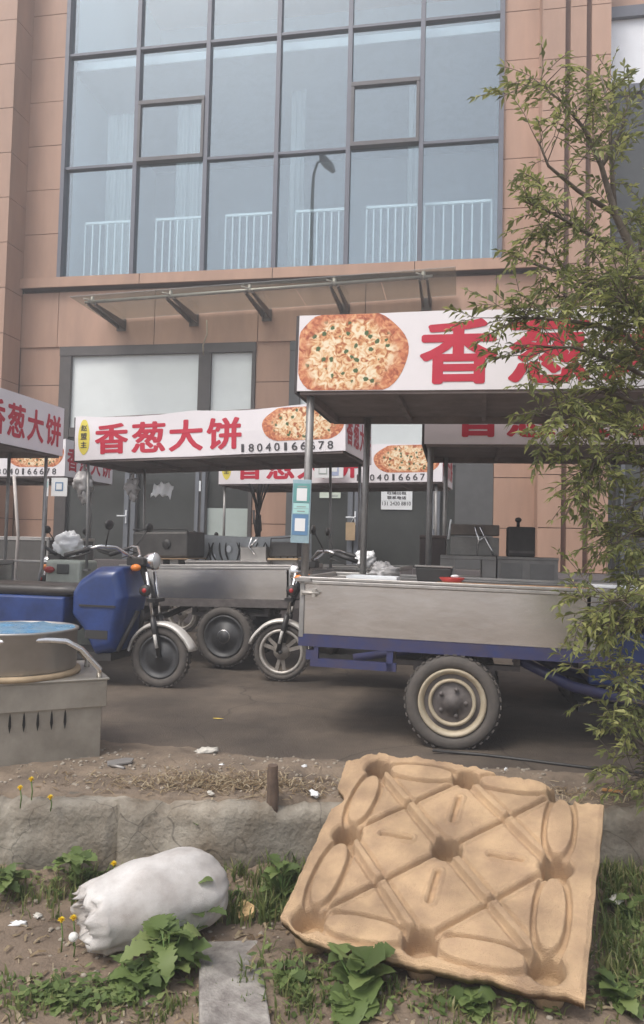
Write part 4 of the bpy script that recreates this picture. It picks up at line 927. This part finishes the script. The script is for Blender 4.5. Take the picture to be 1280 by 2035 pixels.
for j in range(ny + 1):
    v = j / ny
    for i in range(nx + 1):
        u = i / nx; xa = xe0 + (xe1 - xe0) * u; ya = ybot(xa) + (ytop(xa) - ybot(xa)) * v
        xl = xleft(ya); xr = xright(ya); x = xl + (xr - xl) * u; y = ya; h = pal_h(x, y)
        ed = min(x - xl, xr - x, y - ybot(x)); h -= .010 * (1 - sstep(0, .02, ed)); vs.append(Vector((x, y, h)))
N1 = (nx + 1) * (ny + 1)
bot = [Vector((p.x, p.y, p.z - .016)) for p in vs]
fs = []; W1 = nx + 1
for j in range(ny):
    for i in range(nx): a = j * W1 + i; fs.append((a, a + 1, a + W1 + 1, a + W1))
fs += [tuple(N1 + k for k in reversed(f)) for f in list(fs)]
for j in range(ny + 1):
    for i in range(nx + 1):
        if i in (0, nx) or j == 0: bot[j * W1 + i].z = vs[j * W1 + i].z - .036
ring = [i for i in range(nx + 1)] + [j * W1 + nx for j in range(1, ny + 1)] + [ny * W1 + i for i in range(nx - 1, -1, -1)] + [j * W1 for j in range(ny - 1, 0, -1)]
for k in range(len(ring)): a, b = ring[k], ring[(k + 1) % len(ring)]; fs.append((b, a, N1 + a, N1 + b))
pm.add(vs + bot, fs, True)
Mp = Matrix.Translation(PT + Vector((0, 0, .0))) @ PR.to_4x4()
po = pm.build('pallet', WOODP); po.matrix_world = Mp
tag(po, 'tan pressed wood pallet with nine round cups leaning on the concrete edge', 'pallet')

# ------------------------------------------------------------------ white sack
sk = MB(); n, m = 72, 64; vs = []; ax0 = Vector((-.815, 2.93, -.225)); ax1 = Vector((-.375, 3.21, -.195)); axd = (ax1 - ax0); Ls = axd.length; axd.normalize(); sx_ = axd.cross(Vector((0, 0, 1))).normalized(); sz_ = sx_.cross(axd).normalized()
for i in range(n + 1):
    t = i / n
    cap1 = (1 - ((t - .62) / .38) ** 2.6) ** .5 if t > .62 else 1
    cap0 = .80 + .20 * sstep(0, .35, t)
    cx_ = t * Ls - .0
    for k in range(m):
        a = 2 * math.pi * k / m; ca, sa = math.cos(a), math.sin(a)
        r = .175 * cap1 * cap0
        wr_ = .5 * math.exp(-t * 9)
        nn_ = Vector((ca * 1.5, sa * 1.5, t * 3))
        r *= 1 + .06 * noise.fractal(nn_, 1, 2, 3) +   .07 * wr_ * math.sin(a * 9 + 4 * fr(ca, t, 2)) + .055 * (noise.ridged_multi_fractal(Vector((ca * 1.2 + t, sa * 1.2, t * 2.6)), 1, 2, 3, 1, 2) - .8) * (.45 + wr_)
        xx = ca * r * 1.05; zz = sa * r * .88
        if zz < -.105: zz = -.105 + (zz + .105) * .25
        p = ax0 + axd * (cx_ + .012 * noise.fractal(nn_ * 2, 1, 2, 3)) + sx_ * xx + sz_ * zz; vs.append(p)
fs = [(i * m + k, i * m + (k + 1) % m, (i + 1) * m + (k + 1) % m, (i + 1) * m + k) for i in range(n) for k in range(m)]
# gathered, crumpled end
base = len(vs); nr = 10
for q in range(1, nr + 1):
    f = 1 - q / nr
    for k in range(m):
        a = 2 * math.pi * k / m; p0 = vs[k]; c0_ = ax0 + sz_ * .01
        d = (p0 - c0_) * f
        pk = .028 * noise.fractal(Vector((math.cos(a) * 2.2, math.sin(a) * 2.2, q * .55)), 1, 2, 4) + .03 * math.sin(a * 7 + q * .8) * f * (1 - f) * 2
        vs.append(c0_ + d - axd * (.035 * (1 - f * f) - pk * 1.2 + (.03 if q < 5 else -.02)))
for q in range(nr):
    r0i = 0 if q == 0 else base + (q - 1) * m; r1i = base + q * m
    for k in range(m): fs.append((r1i + k, r1i + (k + 1) % m, r0i + (k + 1) % m, r0i + k))
sk.add(vs, fs, True); so3 = sk.build('sack', SACKM); tag(so3, 'stuffed white woven sack lying among the weeds', 'sack')

# ------------------------------------------------------------------ slab, stake, chips, scraps
c = hg(460, 1955); sb = MB(); d = Vector((hz(450, 1878, -.33) - hz(455, 2035, -.33))); ang = math.atan2(d.y, d.x) - math.pi / 2
vs = []; fs = []; nx2, ny2 = 12, 26
tb = MB(); tb.box(-.112, .112, -.62, .26, -.07, .0); o = tb.build('concrete_slab', SLABM, None, .006, c + Vector((0, 0, .022))); o.rotation_euler = (-.02, .03, ang + .02); tag(o, 'grey stained concrete slab lying flat in the weeds', 'slab')
p = hz(541, 1588, .03); s_ = MB(); s_.tube([(0, 0, -.08), (.002, 0, .03), (-.002, .004, .10), (0, 0, .155)], [.030, .028, .026, .024], 9); tag(s_.build('wooden_stake', STUMP, None, .002, p), 'short dark wooden stake driven in behind the concrete edge', 'stake')
def shard(name, label, loc, pts, th, m, rot=(0, 0, 0), cat='scrap', group=None):
    o = MB().prism(pts, 0, th, 'xy').build(name, m, None, .001, loc); o.rotation_euler = rot; return tag(o, label, cat, group)
q = hg(487, 1820); shard('wood_chip', 'pale split wood chip beside the concrete slab', q + Vector((0, 0, .01)), [(-.03, -.04), (.03, -.05), (.045, -.01), (.02, .05), (-.015, .055), (-.04, .02)], .022, mat('fresh_wood', (.62, .43, .22), .8, var=.3, scale=25, c2=(.42, .27, .13)), (.15, -.35, .3), 'wood chip')
q = hz(237, 1524, .02); o = thing('metal_plate', 'small flat metal plate lying by the foot of the stove', 'metal plate', q + Vector((0, 0, .02)), (.05, -.1, .3)); MB().prism([(-.06, -.03), (.06, -.03), (.075, .02), (.03, .05), (-.06, .04)], 0, .008, 'xy').build('plate', STEEL_D, o); MB().tube([(-.05, -.03, .01), (.02, -.10, .004)], .008, 6).build('rod', STEEL_D, o)
random.seed(21)
for (px, py, z, sz, lb) in ((625, 1580, .03, .035, 'crumpled white paper scrap near the wooden stake'), (605, 1524, .03, .02, 'tiny white scrap on dirt behind the wooden stake'), (418, 1578, .03, .022, 'thin pale scrap lying on the straw litter'), (1030, 1592, .03, .05, 'long white paper strip by the broken pallet corner'), (440, 1522, .03, .016, 'tiny white crumb on the straw litter'), (1005, 1530, .03, .02, 'white scrap lying at the asphalt edge behind the pallet'), (410, 1498, .02, .06, 'flat pale paper sheet on the dirt verge'), (1225, 1790, -.3, .035, 'pale stone beside the pallet edge among grass'), (35, 1838, -.34, .028, 'white torn shred lying in the bare soil'), (75, 1822, -.34, .02, 'small pale splinter on bare soil below the yellow flowers')):
    q = hg(px, py) if z < -.2 else hz(px, py, z); b = MB(); b.ball((0, 0, 0), sz, sz * random.uniform(.4, .8), sz * .35, 14, 9, .8, px * .1); o = b.build('litter_scrap', PAPER if 'white' in lb else mat('pale_scrap', (.55, .52, .46), .8, var=.2), None, 0, q + Vector((0, 0, sz * .2))); o.rotation_euler = (0, 0, random.uniform(0, 3)); tag(o, lb, 'litter')
shard('leaf_scrap', 'yellow leaf lying on the dark asphalt', hz(433, 1428, .012), [(-.035, 0), (0, -.012), (.04, 0), (0, .012)], .003, mat('yellow_leaf', (.62, .45, .05), .6), (0, .05, .1), 'leaf')
shard('wood_splinter', 'orange wood splinter by the broken pallet corner', hz(1215, 1577, .03) + Vector((0, 0, .01)), [(-.05, -.008), (.05, -.014), (.06, .006), (-.04, .012)], .01, ORAW, (0, .1, .05), 'splinter')
tag(MB().tube([hz(860, 1493, .01) + Vector((0, 0, .005)), hz(960, 1500, .01), hz(1060, 1512, .012), hz(1170, 1526, .012), hz(1290, 1538, .012)], .009, 7).build('black_hose', BLACK), 'black hose lying along the asphalt edge behind the pallet', 'hose')

# ------------------------------------------------------------------ straw, stones, grass (nobody could count these)
random.seed(3)
def scatter_strips(name, m, count, region, hf, ln, wd, tilt=.25):
    mb = MB()
    for _ in range(count):
        x, y = region(); z = hf(x, y) + .004; l = random.uniform(*ln); w_ = random.uniform(*wd); a = random.uniform(0, math.pi); d = Vector((math.cos(a), math.sin(a), random.uniform(-tilt, tilt))); s_ = Vector((-math.sin(a), math.cos(a), random.uniform(-.4, .4))); c = Vector((x, y, z + l * abs(d.z) * .5))
        k = Vector((0, 0, random.uniform(0, .3) * l)); mb.add([c - d * l / 2 - s_ * w_ / 2, c - d * l / 2 + s_ * w_ / 2, c + s_ * w_ * .6 + k, c - s_ * w_ * .6 + k, c + d * l / 2 + s_ * w_ * .2, c + d * l / 2 - s_ * w_ * .2], [(0, 1, 2, 3), (3, 2, 4, 5)])
    o = mb.build(name, m); o['kind'] = 'stuff'; return o
def gauss_region(lst):
    def f():
        cx, cy, sx, sy = random.choice(lst); return random.gauss(cx, sx), random.gauss(cy, sy)
    return f
def vreg():
    while True:
        x, y = gauss_region([(-.75, 3.72, .28, .07), (-.45, 3.78, .22, .09), (-.3, 3.7, .25, .06), (.0, 3.75, .4, .10), (1.3, 3.7, .3, .08)])()
        if y > wall_y(x) + .06: return x, y
scatter_strips('straw_litter', STRAWM, 1500, vreg, verge, (.02, .075), (.002, .007))
def lreg(): return random.uniform(-1.5, 1.7), random.uniform(2.25, 3.4)
scatter_strips('dry_leaf_litter', STRAWM, 900, lreg, low, (.012, .06), (.003, .012))
st = MB()
for _ in range(900):
    if random.random() < .5: x, y = lreg(); z = low(x, y)
    else: x, y = random.uniform(-1.6, 1.9), random.uniform(3.62, 4.3); z = verge(x, y)
    r = random.uniform(.003, .011); st.ball((x, y, z + r * .2), r * random.uniform(.8, 1.5), r, r * .7, 6, 4, .4, _)
o = st.build('gravel', mat('small_stones', (.30, .26, .21), .9, var=.35, scale=9)); o['kind'] = 'stuff'
def in_pallet(x, y): return -.25 < x < 1.32 and y > 2.56 + max(0, .9 - x) * .34 - .02 and x < 1.28 - (3.4 - y) * .45 and x > -.2 + (y - 2.9) * .3
def blades(mb, x, y, z, n, h, spread, wd=.004):
    for _ in range(n):
        a = random.uniform(0, 6.28); l = h * random.uniform(.4, 1.15); b = Vector((x + random.gauss(0, spread), y + random.gauss(0, spread), z - .01)); d = Vector((math.cos(a), math.sin(a), 0)); s_ = Vector((-d.y, d.x, 0)) * wd * random.uniform(.6, 1.4); ln_ = random.uniform(.15, .7)
        p1 = b + Vector((0, 0, l * .55)) + d * l * ln_ * .3; p2 = b + Vector((0, 0, l * (1 - .35 * ln_))) + d * l * ln_
        mb.add([b - s_, b + s_, p1 + s_ * .8, p1 - s_ * .8, p2], [(0, 1, 2, 3), (3, 2, 4)])
gb = MB()
for (px, py, z, sx, sy, n, h) in ((250, 1690, -.25, .35, .03, 30, .10), (620, 1700, -.26, .12, .03, 30, .10), (60, 1745, -.31, .28, .07, 46, .09), (165, 1715, -.29, .12, .05, 22, .08), (30, 1790, -.33, .2, .05, 10, .06), (120, 1985, -.36, .22, .07, 30, .05), (250, 2005, -.36, .15, .05, 22, .05), (570, 1950, -.35, .07, .10, 18, .08), (560, 1800, -.32, .06, .08, 20, .10), (520, 1720, -.29, .10, .04, 26, .11), (640, 2000, -.36, .14, .05, 22, .06), (860, 2005, -.36, .2, .04, 12, .05), (1000, 2015, -.36, .2, .04, 14, .05), (1235, 1800, -.32, .08, .12, 46, .10), (1250, 1930, -.34, .09, .12, 40, .10), (1255, 1715, -.28, .10, .05, 30, .09), (420, 1690, -.27, .15, .03, 26, .09), (940, 1960, -.36, .3, .05, 16, .05)):
    c = hg(px, py)
    for _ in range(int(n * 1.25)):
        x = random.gauss(c.x, sx); y = random.gauss(c.y, sy * 1.2)
        if y > wall_y(x) - .03 or in_pallet(x, y): continue
        blades(gb, x, y, low(x, y), 9, h * 1.15, .018)
o = gb.build('grass', GRASSM); o['kind'] = 'stuff'
cl = MB()                                                  # low clover-like ground cover
for (px, py, sx, sy, n) in ((120, 1985, .14, .05, 210), (235, 1985, .10, .05, 150), (75, 1745, .25, .06, 160), (165, 1725, .07, .04, 140), (590, 1960, .08, .09, 130), (1240, 1850, .06, .16, 260), (1245, 1980, .08, .06, 140), (900, 2010, .22, .04, 90), (560, 1790, .05, .09, 120)):
    c = hg(px, py)
    for _ in range(n):
        x = random.gauss(c.x, sx); y = random.gauss(c.y, sy)
        if y > wall_y(x) - .03 or in_pallet(x, y): continue
        z = low(x, y) + random.uniform(.005, .045); a = random.uniform(0, 6.28); l = random.uniform(.010, .024); d = Vector((math.cos(a), math.sin(a), random.uniform(-.3, .5))); s_ = Vector((-d.y, d.x, random.uniform(-.3, .3))) * .55; c2 = Vector((x, y, z)); cl.add([c2 - d * l, c2 + s_ * l, c2 + d * l, c2 - s_ * l], [(0, 1, 2, 3)])
o = cl.build('ground_cover', WEEDM); o['kind'] = 'stuff'

# ------------------------------------------------------------------ weeds one can tell apart
def leaf(mb, base, dirv, l, wd, droop, lobes=0, up=.5, n=18):
    d = Vector((dirv.x, dirv.y, 0)).normalized(); s_ = Vector((-d.y, d.x, 0)); vs = []; fs = []; p = Vector(base); el = up
    tw = random.uniform(-.4, .4); ph = random.uniform(0, 6)
    for i in range(n + 1):
        t = i / n; e = el - droop * t * 1.4; step = l / n
        if i: p = p + (d * math.cos(e) + Vector((0, 0, math.sin(e)))) * step
        w_ = wd * math.sin(min(1, .06 + t * .97) * math.pi) ** .7 * (.75 + .5 * t) * (1 + (.38 * math.sin(i * math.pi) if 0 else (lobes * .42 * math.sin(i * 1.9 + ph))))
        if t < .22: w_ = min(w_, wd * .16)
        w_ *= random.uniform(.88, 1.1); side = (s_ * math.cos(tw) + Vector((0, 0, math.sin(tw)))) * w_; vs += [p - side + Vector((0, 0, w_ * .25)), p, p + side + Vector((0, 0, w_ * .25))]
    for i in range(n): a = i * 3; fs += [(a, a + 1, a + 4, a + 3), (a + 1, a + 2, a + 5, a + 4)]
    mb.add(vs, fs, True)
def weed(label, px, py, z, nl, l, wd, lobes, h=.0, up=(.3, 1.1), seed=0, name='weed', narrow=False, dx=0):
    random.seed(seed); c = hg(px, py) if z < -.2 else hz(px, py, z)
    o = thing(name, label, 'weed', c, group='leafy weeds on the lower ground'); mb = MB(); sm = MB()
    for k in range(nl):
        a = k * 2.4 + random.uniform(-.4, .4); hh = h * random.uniform(.05, 1); b = Vector((random.gauss(0, .012 + hh * .12), random.gauss(0, .012 + hh * .12), hh)); dv = Vector((math.cos(a), math.sin(a), 0)); leaf(mb, b, dv, l * random.uniform(.6, 1.1) * (1 - .3 * hh / max(h, .01) if h else 1), wd * random.uniform(.7, 1.15), random.uniform(.4, 1.1), lobes, random.uniform(*up))
        if h: sm.tube([(random.gauss(0, .008), random.gauss(0, .008), -.01), (b.x * .6, b.y * .6, b.z * .6), b], [.0045, .004, .003], 5)
    mb.build('leaves', WEEDM, o)
    if sm.v: sm.build('stalk', STEMM, o)
    return o
weed('large bushy weed with lobed leaves in front of the white sack', 330, 1935, -.35, 44, .17, .042, .6, .16, (.1, 1.0), 1)
weed('tall upright weed shoot rising against the sack side', 372, 1880, -.35, 20, .12, .03, .5, .24, (.5, 1.2), 2)
weed('lobed weed at the foot of the large bushy weed', 265, 1965, -.36, 22, .13, .035, .6, .06, (.1, .8), 3)
weed('broad leafed weed under the lower pallet edge', 715, 1975, -.36, 20, .15, .055, .25, .12, (.2, 1.0), 4)
weed('round leaved weed flat on soil below the pallet edge', 690, 2005, -.36, 14, .13, .055, .2, .03, (.1, .6), 5)
weed('weed with toothed leaves between slab and pallet corner', 560, 1780, -.31, 18, .13, .028, .6, .13, (.4, 1.2), 6)
weed('long leaved weed growing out of the concrete edge', 392, 1655, -.14, 12, .15, .022, .15, .03, (.5, 1.3), 7)
weed('drooping weed leaf on the concrete edge above the sack', 300, 1640, -.12, 7, .13, .026, .2, .0, (.0, .7), 8)
weed('small fresh weed below the pallet near its cup row', 930, 2010, -.36, 16, .10, .028, .5, .04, (.3, 1.0), 9)
weed('green weed clump at the frame edge beside the pallet', 1225, 2000, -.36, 20, .12, .035, .4, .08, (.2, 1.0), 10)
weed('weed hidden in grass behind the pallet right edge', 1245, 1830, -.33, 16, .12, .025, .5, .08, (.2, 1.0), 12)
weed('leafy weed under the concrete edge near the white fluff', 150, 1722, -.30, 20, .11, .026, .5, .05, (.2, .9), 13)
weed('low weed rosette at the far corner of bare soil', 15, 1755, -.32, 16, .12, .028, .5, .04, (.2, .9), 14)
weed('flat weed patch in the bare soil near the frame bottom', 110, 1990, -.36, 18, .09, .028, .5, .02, (.1, .7), 15)
weed('small weed on soil between the slab and leaning pallet', 585, 1960, -.36, 16, .10, .025, .5, .05, (.2, .9), 16)
weed('thin weed beside the pale split wood chip', 455, 1790, -.32, 9, .08, .02, .4, .05, (.2, 1.0), 17)
def flower(label, px, py, d, kind):
    hh = d
    top = hz(px, py, -.33 + hh) if hh < 1 else hz(px, py, .02 + hh - 1); g = low(top.x, top.y) if hh < 1 else .0
    o = thing('dandelion', label, 'flower', (top.x, top.y, g), group='dandelions along the concrete edge'); H = max(.03, top.z - g)
    MB().tube([(0, .01, -.01), (.006, .004, H * .5), (0, 0, H)], .0028, 6).build('stem', STEMM, o)
    f = MB()
    if kind == 'y':
        for k in range(34):
            a = k * 2.4; e = .1 + .035 * k; dv = Vector((math.cos(a) * math.cos(e), math.sin(a) * math.cos(e), math.sin(e))); s_ = Vector((-math.sin(a), math.cos(a), 0)) * .0032; l = .0165; f.add([Vector((0, 0, H)), Vector((0, 0, H)) + dv * l * .6 - s_, Vector((0, 0, H)) + dv * l, Vector((0, 0, H)) + dv * l * .6 + s_], [(0, 1, 2, 3)])
        f.ball((0, 0, H - .002), .006, .006, .006, 8, 6); f.build('flower_head', PETAL, o)
    else:
        f.ball((0, 0, H), .006, .006, .006, 8, 6)
        for k in range(120):
            z = 1 - 2 * (k + .5) / 120; a = k * 2.4; r = math.sqrt(1 - z * z); dv = Vector((math.cos(a) * r, math.sin(a) * r, z)); t = dv.orthogonal().normalized() * .004; c = Vector((0, 0, H)) + dv * .017; u_ = dv.cross(t); f.add([c - t, c + u_, c + t, c - u_], [(0, 1, 2, 3)])
        f.build('seed_head', FLUFF, o)
flower('yellow dandelion bloom beside the gathered end of the sack', 122, 1830, .09, 'y')
flower('second yellow bloom touching the gathered end of the sack', 146, 1826, .08, 'y')
flower('yellow dandelion bloom just above the sack back', 226, 1718, .14, 'y')
flower('yellow bloom hanging over the concrete edge below the stove', 100, 1586, 1.03, 'y')
flower('largest yellow bloom in front of the stove base', 40, 1567, 1.06, 'y')
flower('upper yellow bloom close to the stove base', 62, 1550, 1.08, 'y')
flower('yellow bloom under the wall behind the sack far end', 468, 1692, .13, 'y')
flower('large white dandelion clock below the concrete edge', 143, 1684, .13, 'w')
flower('small white dandelion clock against the concrete edge', 121, 1643, .20, 'w')
flower('faint white dandelion clock next to the large one', 168, 1693, .12, 'w')
flower('white dandelion clock low in front of the sack end', 146, 1862, .05, 'w')

# ------------------------------------------------------------------ tree leaning in from the edge of the frame
random.seed(12)
tr = thing('tree', 'young green tree with narrow leaflets hanging over the nearest cart sign', 'tree', (1.66, 3.75, 0))
base = Vector((1.66, 3.75, 0))
def lp(px, py, d): return at(px, py, d) - base
trunk = [Vector((0, 0, -.15)), Vector((.0, .0, .5)), lp(1365, 1000, 3.75), lp(1340, 780, 3.75), lp(1300, 620, 3.75), lp(1262, 510, 3.72), lp(1222, 425, 3.7), lp(1195, 330, 3.68), lp(1160, 255, 3.64), lp(1120, 205, 3.6), lp(1065, 160, 3.58)]
limbs = [([trunk[5], lp(1180, 470, 3.6), lp(1100, 425, 3.5), lp(1030, 395, 3.42)], .7), ([trunk[4], lp(1200, 580, 3.6), lp(1110, 540, 3.5), lp(1030, 515, 3.45)], .4), ([trunk[3], lp(1240, 660, 3.55), lp(1150, 640, 3.4), lp(1070, 632, 3.35), lp(1010, 632, 3.3)], .32),
 ([trunk[3], lp(1260, 800, 3.5), lp(1190, 770, 3.4), lp(1130, 800, 3.35), lp(1105, 840, 3.3)], .8), ([trunk[4], lp(1250, 640, 3.7), lp(1180, 590, 3.75), lp(1100, 590, 3.75)], .55), ([trunk[2], lp(1290, 930, 3.6), lp(1230, 900, 3.5), lp(1180, 920, 3.45), lp(1165, 960, 3.4)], 1.2),
 ([trunk[6], lp(1215, 320, 3.75), lp(1210, 220, 3.75), lp(1195, 150, 3.75)], .4), ([trunk[2], lp(1310, 1090, 3.6), lp(1265, 1050, 3.55), lp(1225, 1080, 3.5)], .8), ([trunk[6], lp(1150, 380, 3.6), lp(1090, 330, 3.55), lp(1070, 280, 3.5)], .3), ([trunk[7], lp(1235, 260, 3.8), lp(1250, 190, 3.85)], .35),
 ([trunk[3], lp(1290, 720, 3.9), lp(1240, 700, 4.0), lp(1180, 720, 4.0)], 1.0), ([trunk[4], lp(1280, 560, 3.9), lp(1270, 480, 4.0), lp(1290, 420, 4.0)], .9), ([trunk[5], lp(1290, 560, 3.5), lp(1240, 545, 3.4), lp(1200, 560, 3.35)], 1.1), ([trunk[2], lp(1300, 870, 3.8), lp(1250, 850, 3.9), lp(1200, 840, 3.95)], 1.2), ([trunk[3], lp(1320, 720, 3.4), lp(1265, 620, 3.25), lp(1225, 590, 3.2)], 1.1),
 ([trunk[3], lp(1230, 720, 3.5), lp(1140, 690, 3.4), lp(1060, 690, 3.35)], .25), ([trunk[2], lp(1320, 1130, 3.5), lp(1270, 1190, 3.4), lp(1210, 1195, 3.3)], .75), ([trunk[1] + Vector((0, 0, .3)), lp(1320, 1230, 3.5), lp(1265, 1230, 3.4), lp(1235, 1250, 3.35)], .6), ([trunk[2], lp(1310, 980, 3.9), lp(1260, 1000, 4.0), lp(1235, 1040, 4.0)], .8), ([trunk[1], lp(1330, 1340, 3.6), lp(1270, 1320, 3.5), lp(1215, 1330, 3.4)], .5), ([trunk[1], lp(1320, 1450, 3.6), lp(1280, 1400, 3.5), lp(1245, 1390, 3.45)], .7), ([trunk[0] + Vector((0, 0, .2)), lp(1320, 1530, 3.55), lp(1280, 1480, 3.5), lp(1250, 1460, 3.45)], .7), ([trunk[0] + Vector((0, 0, .15)), lp(1320, 1580, 3.6), lp(1285, 1545, 3.55), lp(1258, 1540, 3.5)], .6)]
tk = MB(); tk.tube(trunk, [.06, .05, .04, .034, .028, .022, .017, .012, .009, .006, .003], 9); tko = tk.build('trunk', BARK, tr)
lm = MB(); lf = MB(); tw = MB()
def poly_at(pts, t):
    q = t * (len(pts) - 1); i = min(int(q), len(pts) - 2); return pts[i].lerp(pts[i + 1], q - i), (pts[i + 1] - pts[i]).normalized()
def leaflet(p, d, nrm, l, wd):
    s_ = d.cross(nrm).normalized(); f = nrm * l * .12; q1 = p + d * l * .45 - s_ * wd + f; q2 = p + d * l * .45 + s_ * wd + f; lf.add([p, q1, p + d * l - nrm * l * .1, q2, p + d * l * .5], [(0, 4, 1), (1, 4, 2), (2, 4, 3), (3, 4, 0)])
def frond(p, d, l, n):
    g = Vector((0, 0, -1)); pts = [p]; dd = d.normalized()
    for k in range(n):
        dd = (dd + g * .07 + Vector((random.gauss(0, .05), random.gauss(0, .05), random.gauss(0, .05)))).normalized(); pts.append(pts[-1] + dd * l / n)
    tw.tube(pts, [.002] * len(pts), 3, False)
    nrm = Vector((random.gauss(0, .5), random.gauss(0, .5), 1)).normalized()
    for k in range(1, len(pts)):
        dd = (pts[k] - pts[k - 1]).normalized(); s_ = dd.cross(nrm)
        if s_.length < .1: continue
        s_.normalize()
        for sg in (-1, 1):
            if random.random() < .1: continue
            v = (dd * .65 + s_ * sg * .8 + Vector((random.gauss(0, .2), random.gauss(0, .2), random.gauss(0, .2) - .15))).normalized(); leaflet(pts[k], v, (nrm + Vector((random.gauss(0, .3), random.gauss(0, .3), 0))).normalized(), random.uniform(.024, .068), random.uniform(.005, .012))
    leaflet(pts[-1], dd, nrm, .05, .008)
for (pts, dens) in limbs + [(trunk[4:], .5)]:
    if pts[0] is not trunk[4] or len(pts) != len(trunk[4:]): lm.tube(pts, [.012 * (1 - .8 * k / (len(pts) - 1)) + .0015 for k in range(len(pts))], 6)
    Lb = sum((pts[k + 1] - pts[k]).length for k in range(len(pts) - 1)); n = int(Lb * 56 * dens) + 2
    for k in range(n):
        t = random.uniform(.22, 1.0); p, d = poly_at(pts, t)
        v = (d * random.uniform(.3, 1.0) + Vector((random.gauss(0, .6), random.gauss(0, .6), random.gauss(.1, .5)))).normalized()
        if random.random() < .55:
            e = p + v * random.uniform(.06, .20); tw.tube([p, e], [.003, .002], 3, False)
            for _ in range(2): frond(e, (v + Vector((random.gauss(0, .5), random.gauss(0, .5), random.gauss(0, .5)))), random.uniform(.09, .18), random.randint(4, 7))
        else: frond(p, v, random.uniform(.10, .22), random.randint(4, 8))
lm.build('limb', BARK, tr)
tw.build('twigs', BARK, tr); lf.build('crown', LEAFM, tr)

# ------------------------------------------------------------------ street lamp across the road, seen mirrored in the upper glass
o = thing('street_lamp', 'tall curved street lamp mirrored in the upper window glass', 'street lamp', (-5.22, .19, -.35))
MB().tube([(0, 0, 0), (0, 0, 6), (0, 0, 13.4), (.03, 0, 14.0), (.13, -.04, 14.4), (.28, -.1, 14.5)], [.12, .09, .06, .05, .045, .04], 10).build('pole', LAMPM, o)
MB().prism([(.2, 14.62), (.34, 14.68), (.66, 14.34), (.72, 14.1), (.60, 14.06), (.30, 14.3)], -.3, .1).build('lamp_head', LAMPM, o, .04)

# ------------------------------------------------------------------ thin volume added to lift the darks, standing in for lens veil
hzm = bpy.data.materials.new('added_veil'); hzm.use_nodes = True; hn_ = hzm.node_tree; hn_.nodes.remove(hn_.nodes['Principled BSDF'])
pv = hn_.nodes.new('ShaderNodeVolumePrincipled'); pv.inputs['Density'].default_value = .012; pv.inputs['Color'].default_value = (.95, .95, .96, 1); pv.inputs['Anisotropy'].default_value = .2
hn_.links.new(pv.outputs[0], hn_.nodes['Material Output'].inputs['Volume'])
hb_ = MB().box(-90, 90, -90, 90, -1.6, 16.5).build('added_haze', hzm); hb_['kind'] = 'stuff'
